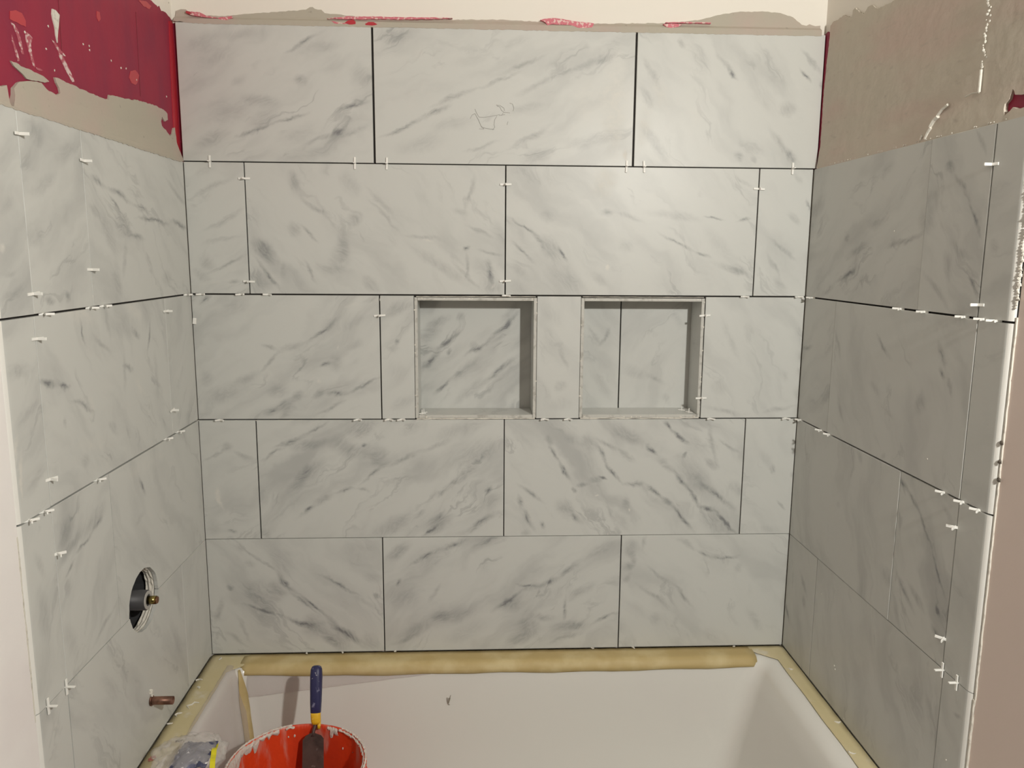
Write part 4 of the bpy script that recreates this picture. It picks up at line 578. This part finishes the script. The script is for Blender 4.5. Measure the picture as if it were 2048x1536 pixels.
# ------------------------------------------------------------ bathtub and its masking
def rrect(x0, x1, y0, y1, r, z, n=6):
    pts = []
    for (cx, cy, a0) in ((x1-r, y1-r, 0), (x0+r, y1-r, 90), (x0+r, y0+r, 180), (x1-r, y0+r, 270)):
        for k in range(n+1):
            a = math.radians(a0+90*k/n); pts.append((cx+r*math.cos(a), cy+r*math.sin(a), z))
    return pts
bm = bmesh.new(); rings = []
spec = [(-.0, W, -.76, .008, .004, -.50), (-.0, W, -.765, .008, .004, -.03), (-.0, W, -.757, .008, .006, -.0125), (.066, 1.452, -.70, -.045, .035, -.0125),
        (.069, 1.446, -.695, -.049, .035, -.0135), (.073, 1.436, -.69, -.054, .036, -.0165), (.076, 1.424, -.688, -.058, .038, -.023), (.079, 1.414, -.684, -.061, .04, -.035), (.083, 1.398, -.68, -.064, .045, -.08),
        (.095, 1.362, -.672, -.075, .05, -.20), (.112, 1.325, -.66, -.09, .06, -.33), (.13, 1.30, -.645, -.11, .07, -.385), (.16, 1.26, -.61, -.15, .06, -.408), (.24, 1.18, -.53, -.23, .04, -.412)]
for (x0, x1, y0, y1, r, z) in spec: rings.append([bm.verts.new(p) for p in rrect(x0, x1, y0, y1, r, z)])
for a, b in zip(rings, rings[1:]):
    n = len(a)
    for i in range(n): bm.faces.new((a[i], a[(i+1) % n], b[(i+1) % n], b[i]))
cap(bm, rings[-1])
tub = tag(empty('bathtub', (0, 0, .007)), 'white alcove bathtub under the tiled walls, its rim masked with tan paper', 'bathtub')
tb = link('tub_shell', bm, M_TUB, tub, smooth=True)
bm = bmesh.new(); tube(bm, [(.606, -.0695, -.100), (.6065, -.070, -.112), (.6085, -.0705, -.118), (.612, -.0705, -.119)], .0009, 5); tube(bm, [(.612, -.0690, -.102), (.610, -.0695, -.110), (.609, -.070, -.116)], [.0022, .0018, .0008], 5); tube(bm, [(.613, -.069, -.101), (.6145, -.069, -.094)], .0007, 4)
link('paint_chip', bm, mat('chip', (.30, .27, .22), .7), tub)
# paper strips on the rim: swept profiles
def sweep(name, rows_, m, par, thick=.0006, amp=.0006, seed=0):
    """rows_: list of polylines (same length) making a sheet; given a little crumple and thickness."""
    bm = bmesh.new(); g = []
    for r in rows_: g.append([bm.verts.new(Vector(p)+noise.noise_vector(Vector(p)*38+Vector((seed, 0, 0)))*amp) for p in r])
    for a, b in zip(g, g[1:]):
        for i in range(len(a)-1): bm.faces.new((a[i], a[i+1], b[i+1], b[i]))
    bmesh.ops.recalc_face_normals(bm, faces=bm.faces)
    if sum(f.normal.z for f in bm.faces) < 0:
        for f in bm.faces: f.normal_flip()
    o = link(name, bm, m, par, smooth=True)
    md = o.modifiers.new('solid', 'SOLIDIFY'); md.thickness = thick; md.offset = 1
    return o
def lerp(a, b, t): return a+(b-a)*t
tape_b = empty('masking_paper', (0, 0, .007)); tag(tape_b, 'golden tan masking paper folded over the back rim of the tub', 'masking paper')
rows_ = []
for i in range(61):
    t = i/60; x = lerp(.085, 1.405, t); wob = .0015*math.sin(t*40)+.001*math.sin(t*17)
    dep = .004*min(1, 6*t, 6*(1-t))
    rows_.append([(x, -.0005, -.0102), (x, -.018, -.0098), (x, -.033, -.0098), (x, -.0455, -.0100), (x, -.0525, -.0118+wob*.3), (x, -.0590, -.0180), (x, -.0625-wob*.2, -.0260), (x, -.0650-wob*.2, -.0330-dep+wob)])
sweep('sheet', rows_, M_TAPE, tape_b, amp=.0007)
corn = empty('masking_paper', (0, 0, .007)); tag(corn, 'dusty tan masking paper strip along the left rim of the tub', 'masking paper')
rows_ = []
for i in range(50):
    t = i/49; y = lerp(-.0008, -.70, t); xe = lerp(.062, .060, t)
    if t < .12: xe = lerp(.100, .062, max(0, (t-.072)/.048))
    rows_.append([(.0010, y, -.0106), (.02, y, -.0096), (.04, y, -.0098), (xe-.004, y, -.0096), (xe, y, -.0104)])
sweep('sheet', rows_, M_TAN, corn, amp=.0012, seed=3)
rgt = empty('masking_paper', (0, 0, .007)); tag(rgt, 'dusty tan masking paper strip along the right rim of the tub', 'masking paper')
rows_ = []
for i in range(50):
    t = i/49; y = lerp(-.0008, -.70, t); xe = 1.4545+.0008*math.sin(t*23)
    if t < .1: xe = lerp(1.398, 1.452, max(0, (t-.035)/.065))
    rows_.append([(W-.0010, y, -.0106), (1.478, y, -.0096), (1.465, y, -.0098), (xe+.003, y, -.0096), (xe, y, -.0104)])
sweep('sheet', rows_, M_TAN, rgt, amp=.0006, seed=7)
def flake(par, x, y, z, r, sd):
    bm = bmesh.new(); rnd = random.Random(sd); n = 9; a0 = rnd.uniform(0, 6)
    pts = [(x+r*(1+rnd.uniform(-.3, .3))*math.cos(a0+k*.6), y+r*.8*(1+rnd.uniform(-.3, .3))*math.sin(a0+k*.6), z+.0006*(k % 2)) for k in range(5)]
    tube(bm, pts, [.0012, .002, .0022, .0018, .0008], 5); link('mortar_crumb', bm, M_MORTW, par)
for i, (x, y, r) in enumerate(((.022, -.022, .008), (.010, -.128, .008), (.016, -.16, .006), (.040, -.235, .017), (.018, -.27, .010), (.006, -.30, .006))): flake(corn, x, y, -.0085, r, i)
for i, (x, y, r) in enumerate(((1.484, -.345, .008), (1.466, -.455, .009), (1.47, -.12, .006), (1.487, -.55, .006))): flake(rgt, x, y, -.0085, r, i+10)
for i, (x, r) in enumerate(((.33, .004), (.47, .003), (.98, .006), (1.09, .006), (1.36, .003), (.245, .004))): flake(tape_b, x, -.004, -.0075, r, i+20)
bm = bmesh.new(); prism(bm, [[(.012, -.418), (.020, -.414), (.024, -.421), (.021, -.432), (.013, -.434), (.010, -.426)]], -.0092, -.0084); link('red_smudge', bm, mottle(mat('smudge', (.45, .14, .12), .8), (.58, .50, .32), 200, .5, .6), corn)
# tape over the tub's left corner
tape_c = empty('tape_strip', (0, 0, .007)); tag(tape_c, 'tan tape strip running down the left back corner inside the tub', 'tape')
rows_ = []
KN = [(-.016, .084, -.064), (-.035, .0905, -.0735), (-.08, .096, -.077), (-.20, .1095, -.0895), (-.33, .130, -.108)]
for i in range(30):
    z = lerp(-.016, -.33, i/29); k = max(q for q in range(4) if KN[q][0] >= z-1e-9); A, Bq = KN[k], KN[k+1]; t = (z-A[0])/(Bq[0]-A[0])
    x = lerp(A[1], Bq[1], t)+.002; y = lerp(A[2], Bq[2], t)-.002; wd_ = lerp(.003, .0125, min(1, (i/29)*5))*.7
    rows_.append([(x-wd_+.0012, y-wd_-.0012, z), (x, y, z), (x+wd_+.0012, y+wd_-.0012, z)])
sweep('sheet', rows_, M_TAPE, tape_c, amp=.0008, seed=2)
film = empty('masking_film', (0, 0, .007)); tag(film, 'thin clear masking film draped over the left end of the tub', 'plastic film')
rows_ = []
for i in range(40):
    t = i/39; y = lerp(-.060, -.66, t); r = []
    for k, (x, z) in enumerate(((.057, -.0078), (.064, -.0074), (.071, -.0085), (.078, -.016), (.083, -.032), (.090, -.07), (.102, -.12), (.110, -.18), (.118, -.24), (.126, -.30), (.135, -.36))):
        q = max(0, k-3)*.0011
        r.append((x+.004*(k > 3)+q*math.sin(y*46+k*.5)+q*.6*math.sin(y*21+2), y+.002*math.sin(k*1.3), z+(.0012 if k < 4 else 0)))
    rows_.append(r)
sweep('sheet', rows_, M_FILM, film, thick=.0003, amp=.003, seed=4)
film2 = empty('masking_film', (0, 0, .007)); tag(film2, 'thin clear film hanging below the back rim paper, its edge slanting down to the left', 'plastic film')
rows_ = []
for i in range(41):
    t = i/40; x = lerp(.104, .565, t); zb = lerp(-.088, -.0375, t)
    yf = lambda z: -.0595 - .0105*min(1, (-z-.02)/.06)*1.0 - max(0, -z-.08)*.08
    rows_.append([(x, yf(lerp(-.027, zb, k/5))-.0015, lerp(-.027, zb, k/5)) for k in range(6)])
sweep('sheet', rows_, M_FILM, film2, thick=.0003, amp=.0008, seed=6)

# ------------------------------------------------------------ bucket
BX, BY, BZ, BR = .298, -.385, -.049, .1445
bucket = tag(empty('bucket', (BX, BY, BZ-.355)), 'orange-red plastic bucket crusted with mortar, standing in the tub', 'bucket')
M_BKT = mottle(mottle(mat('bucket_red', (.78, .065, .014), .38, bump=(60, .35, .003)), (.66, .05, .015), 9, .4, .65, stretch=(1, 1, .3)), (.66, .30, .24), 30, .54, .72, stretch=(1, 1, .25))
bm = bmesh.new(); H = .355
wob = lambda a, z: .0006*math.sin(a*5+z*30)
R = lathe(bm, [(.001, .004), (.125, .004), (.131, .012), (BR-.004, H-.09), (BR-.0035, H-.012), (BR-.003, H-.002), (BR-.0015, H), (BR+.0015, H), (BR+.003, H-.002), (BR+.003, H-.012), (BR+.0008, H-.014), (BR+.0008, H-.045), (BR+.006, H-.046), (BR+.006, H-.050), (BR, H-.051), (BR-.001, H-.075), (BR+.004, H-.076), (BR+.004, H-.080), (BR-.002, H-.081), (.134, .02), (.130, 0), (.001, 0)], 96, wob=wob)
link('bucket_body', bm, M_BKT, bucket, smooth=True)
rnd = random.Random(5)
def crust(a0, a1, r, z0, z1, th, sd, inner=True):
    """A ragged scab of dried mortar on the wall between two angles."""
    rnd = random.Random(sd); bm = bmesh.new(); n = max(6, int((a1-a0)*BR/.004)); g = []
    for i in range(n+1):
        a = lerp(a0, a1, i/n); ztop = z1+rnd.uniform(-.003, .001); zb = z0+rnd.uniform(-.008, .010)*(z1-z0)/.02
        zb = min(zb, ztop-.002); col = []
        for k in range(4):
            z = lerp(ztop, zb, k/3); rr = r-(th*rnd.uniform(.5, 1.3) if 0 < k < 3 else 0)*(1 if inner else -1)
            col.append(bm.verts.new((rr*math.cos(a), rr*math.sin(a), z)))
        g.append(col)
    for A, Bq in zip(g, g[1:]):
        for k in range(3): bm.faces.new((A[k], A[k+1], Bq[k+1], Bq[k]))
    o = link('mortar_crust', bm, M_CRUST, bucket); md = o.modifiers.new('solid', 'SOLIDIFY'); md.thickness = .0012; md.offset = 0; return o
M_CRUST = mottle(mat('crust', (.66, .60, .54), .85, bump=(200, .5, .002)), (.60, .40, .34), 90, .5, .7)
D = math.radians
for i, (a0, a1, z0, z1) in enumerate(((118, 138, -.012, .001), (138, 160, -.022, .001), (160, 186, -.040, .001), (104, 112, -.004, .001), (62, 66, -.014, .000), (66, 70, -.022, .0), (70, 73, -.010, .0), (34, 60, -.005, .001), (12, 36, -.007, .001), (-10, 12, -.016, .001), (-30, -10, -.010, .001), (186, 215, -.03, .001))):
    crust(D(a0), D(a1), BR-.0042, H+z0, H+z1, .0025, i)
for i, (a0, a1) in enumerate(((-25, 58), (106, 206))):
    bm = bmesh.new(); n = 60; rnd = random.Random(i+40)
    tube(bm, [((BR+.0002)*math.cos(D(lerp(a0, a1, k/n))), (BR+.0002)*math.sin(D(lerp(a0, a1, k/n))), H+.0006+rnd.uniform(-.0008, .0006)) for k in range(n+1)], [rnd.uniform(.0012, .0034) for k in range(n+1)], 6)
    link('mortar_rim', bm, M_CRUST, bucket)
bm = bmesh.new()
for i in range(22):
    a = D(rnd.uniform(30, 170)); z = H-rnd.uniform(.02, .16); rr = BR-.0045; s = rnd.uniform(.001, .0028)
    g = bmesh.ops.create_icosphere(bm, subdivisions=1, radius=s)
    for x in g['verts']: x.co = Vector((x.co.x+rr*math.cos(a), x.co.y+rr*math.sin(a), x.co.z*rnd.uniform(.8, 2.2)+z))
tag(link('mortar_splash', bm, M_CRUST, bucket), kind='stuff')
bm = bmesh.new(); rr = lathe(bm, [(.001, .03), (.134, .03)], 40, wob=None); link('mortar_mix', bm, M_MORT, bucket)
# wire bail hanging on the outside
bm = bmesh.new(); tube(bm, [((BR+.012)*math.cos(a), (BR+.008)*math.sin(a), H-.06-.10*math.sin(-a)) for a in [D(-x) for x in range(0, 181, 9)]], .002, 6); link('handle', bm, mat('wire', (.45, .45, .45), .35, 1), bucket)

# ------------------------------------------------------------ margin trowel leaning on the bucket's rim
T0 = Vector((0.3119, -0.252, -0.0473)); T1 = Vector((0.309, -0.205, 0.0757))          # neck (at the rim) and top of the handle
ax = (T1-T0).normalized(); sx = Vector((1, 0, 0)); sx = (sx-ax*sx.dot(ax)).normalized(); fy = ax.cross(sx)   # fy: towards the back wall or the camera
trowel = tag(empty('margin_trowel', T0), 'margin trowel with blue handle and yellow collar, leaning on the bucket rim', 'trowel')
TM = Matrix(((sx.x, fy.x, ax.x, 0), (sx.y, fy.y, ax.y, 0), (sx.z, fy.z, ax.z, 0), (0, 0, 0, 1)))
def oval(prof, name, m, n=20, parent=trowel):
    """prof: (s along the axis, half width, half depth, x shift, y shift)"""
    bm = bmesh.new(); rs = []
    for (s, a, b_, dx, dy) in prof:
        rs.append([bm.verts.new((dx+a*math.copysign(abs(math.cos(t))**.8, math.cos(t)), dy+b_*math.copysign(abs(math.sin(t))**.8, math.sin(t)), s)) for t in [2*math.pi*k/n for k in range(n)]])
    for A, Bq in zip(rs, rs[1:]):
        for k in range(n): bm.faces.new((A[k], A[(k+1) % n], Bq[(k+1) % n], Bq[k]))
    cap(bm, rs[0]); cap(bm, rs[-1])
    o = link(name, bm, m, parent, smooth=True); o.matrix_local = TM; return o
HL = (T1-T0).length
M_BLUE = mottle(mottle(mat('blue_grip', (.022, .022, .085), .42), (.20, .20, .30), 70, .60, .68, stretch=(1.5, 1.5, .6)), (.75, .74, .76), 45, .66, .70)
M_YEL = mottle(mat('yellow_collar', (.80, .47, .02), .5, bump=(120, .5, .002)), (.75, .66, .42), 110, .62, .7)
oval([(.026, .0100, .0085, 0, 0), (.030, .0118, .010, 0, 0), (.05, .0128, .012, 0, 0), (.08, .0135, .0135, 0, 0), (HL-.022, .0138, .0135, 0, 0), (HL-.008, .0128, .012, 0, 0), (HL-.002, .0100, .009, 0, 0), (HL, .006, .005, 0, 0)], 'handle', M_BLUE)
oval([(.004, .0085, .007, .001, 0), (.010, .0110, .0095, .001, 0), (.024, .0112, .0100, 0, 0), (.029, .0112, .0098, 0, 0)], 'collar', M_YEL)
oval([(-.006, .0035, .0035, .008, 0), (.008, .0040, .005, .008, 0)], 'collar_tab', M_YEL)
bm = bmesh.new(); tube(bm, [(0, 0, .012), (-.001, 0, .0), (-.004, -.002, -.012), (-.005, -.004, -.022)], [.0045, .0042, .0036, .005], 10)
M_STEEL = mottle(mottle(mat('dirty_steel', (.115, .075, .065), .45, .5, bump=(60, .4, .001)), (.30, .25, .22), 40, .58, .7), (.06, .04, .035), 14, .5, .7)
o = link('shank', bm, M_STEEL, trowel, smooth=True); o.matrix_local = TM
bm = bmesh.new(); prism(bm, [[(-.005-.006, -.014), (-.005+.006, -.014), (.014, -.019), (.020, -.026), (.0225, -.15), (-.0265, -.15), (-.027, -.028), (-.020, -.019)]], -.0008, .0008)
o = link('blade', bm, M_STEEL, trowel)
bl = Matrix(((1,0,0,0),(0,0,-1,-.006),(0,1,0,0),(0,0,0,1)))
o.matrix_local = TM @ bl

# ------------------------------------------------------------ clear bag with its packaging on the left rim
bag = tag(empty('plastic_bag', (.104, -.462, -.006)), 'crumpled clear plastic bag holding navy and yellow packaging, on the left rim beside the bucket', 'bag')
bm = bmesh.new(); g = bmesh.ops.create_icosphere(bm, subdivisions=5, radius=1)
for v in g['verts']:
    p = v.co.copy(); c = noise.noise(p*1.7+Vector((3, 1, 0)))*.25-abs(noise.noise(p*2.6))*.42+abs(noise.noise(p*5+Vector((5, 5, 5))))*.10
    q = p*(1.1+c); v.co = Vector((q.x*.066, q.y*.070, max(q.z*.036+.024, .0012)))
link('bag_film', bm, M_BAG, bag, smooth=True)
bm = bmesh.new(); g = bmesh.ops.create_grid(bm, x_segments=14, y_segments=14, size=1)
for v in g['verts']:
    p = v.co; v.co = Vector((p.x*.034+.018, p.y*.040-.012, .043+.010*(1-p.x*p.x)*(1-p.y*p.y)+.012*abs(noise.noise(Vector((p.x*2.2, p.y*2.2, 1))))))
o = link('packaging', bm, mottle(mottle(mat('navy_print', (.055, .06, .12), .35), (.22, .23, .33), 25, .5, .7), (.75, .74, .76), 60, .64, .67), bag); md = o.modifiers.new('s', 'SOLIDIFY'); md.thickness = .002
bm = bmesh.new(); g = bmesh.ops.create_grid(bm, x_segments=2, y_segments=14, size=1)
for v in g['verts']:
    p = v.co; v.co = Vector((p.x*.005+.055+.010*p.y*-1, p.y*.045-.010, .036+.012*(1-p.y*p.y)+.0015*math.sin(p.y*9)))
o = link('yellow_band', bm, mat('yellow_print', (.72, .64, .02), .4), bag); md = o.modifiers.new('s', 'SOLIDIFY'); md.thickness = .0022
bm = bmesh.new(); g = bmesh.ops.create_grid(bm, x_segments=8, y_segments=2, size=1)
for v in g['verts']:
    p = v.co; v.co = Vector((p.x*.010-.022, p.y*.003+.022+.002*math.sin(p.x*4), .052+.0015*math.sin(p.x*9)))
o = link('dark_print', bm, mottle(mat('dark_print', (.16, .14, .11), .6), (.6, .55, .48), 190, .5, .55), bag)

# ------------------------------------------------------------ spacers
def make_spacer():
    bm = bmesh.new(); a, t, h = .0138, .0011, .0023
    for (x0, x1, w0, w1) in ((-a, a, -t, t), (-t, t, t, a), (-t, t, -.0062, -t)): box(bm, x0, x1, -h, h, w0, w1, bev=.0003)
    return link('tile_spacer', bm, M_WHITEP)
def make_flat():
    bm = bmesh.new(); a, t, h = .0140, .0012, .0019
    for k in range(4):
        b2 = bmesh.new(); ln = a if k < 2 else .0085
        box(b2, .0003, ln, -h, h, -t, t, bev=.0003)
        ang = (45, 135, 225, 315)[k]; M = Matrix.Rotation(-math.radians(ang), 4, 'Y'); bmesh.ops.transform(b2, matrix=M, verts=b2.verts)
        me = bpy.data.meshes.new('t'); b2.to_mesh(me); b2.free(); bm.from_mesh(me); bpy.data.meshes.remove(me)
    return link('tile_spacer', bm, M_WHITEP)
sp0, sp1 = make_spacer(), make_flat(); used = set()
for i, (wl_, u, v, ty, rot, lab) in enumerate(SPACERS):
    src = sp1 if ty == 'F' else sp0
    o = src if src not in used else src.copy()
    if src in used: C.objects.link(o)
    used.add(src); rnd = random.Random(i)
    M = FRAME[wl_] @ Matrix.Translation((u, v, .0022 if ty != 'F' else .0008))
    if ty == 'V': M = M @ Matrix.Rotation(math.pi/2, 4, 'Z')
    if ty == 'F': M = M @ Matrix.Rotation(math.radians(rnd.uniform(-7, 7)), 4, 'Y') @ Matrix.Rotation(math.radians(rnd.uniform(-3, 3)), 4, 'Z')
    else: M = M @ Matrix.Rotation(math.radians(rot), 4, 'Y') @ Matrix.Rotation(math.radians(rnd.uniform(-4, 4)), 4, 'Z')
    o.matrix_world = M
    tag(o, lab, 'spacer', 'white tile spacers in the joints')
# loose white chip stuck to the back wall by the left corner
bm = bmesh.new(); box(bm, -.004, .004, -.0075, .0075, 0, .006, bev=.0008); o = link('tile_wedge', bm, M_WHITEP)
o.matrix_world = FRAME['B'] @ Matrix.Translation((.006, .858, .0005)) @ Matrix.Rotation(-.12, 4, 'Z'); tag(o, 'small white plastic wedge stuck in the left corner beside the third back row', 'wedge')
for i, (x, z, y, r, lab) in enumerate(((.548, .634, .020, .5, 'white spacer lying on the sill of the left niche, the rear of two'), (.545, .630, .006, .1, 'white spacer lying on the sill of the left niche, the front of two'), (1.210, .634, .045, -.5, 'white spacer lying on the sill of the right niche, the rear of two'), (1.221, .630, .016, -.8, 'white spacer lying on the sill of the right niche, the front of two'))):
    o = sp0.copy(); C.objects.link(o)
    o.matrix_world = Matrix.Translation((x, y+.006, .6285)) @ Matrix.Rotation(r, 4, 'Z') @ Matrix.Rotation(math.pi/2, 4, 'X') @ Matrix.Scale(.72, 4)
    o.matrix_world = Matrix.Translation((x, y+.006, .6276)) @ Matrix.Rotation(r, 4, 'Z') @ Matrix.Scale(.7, 4)
    tag(o, lab, 'spacer', 'spacers lying in the niches')
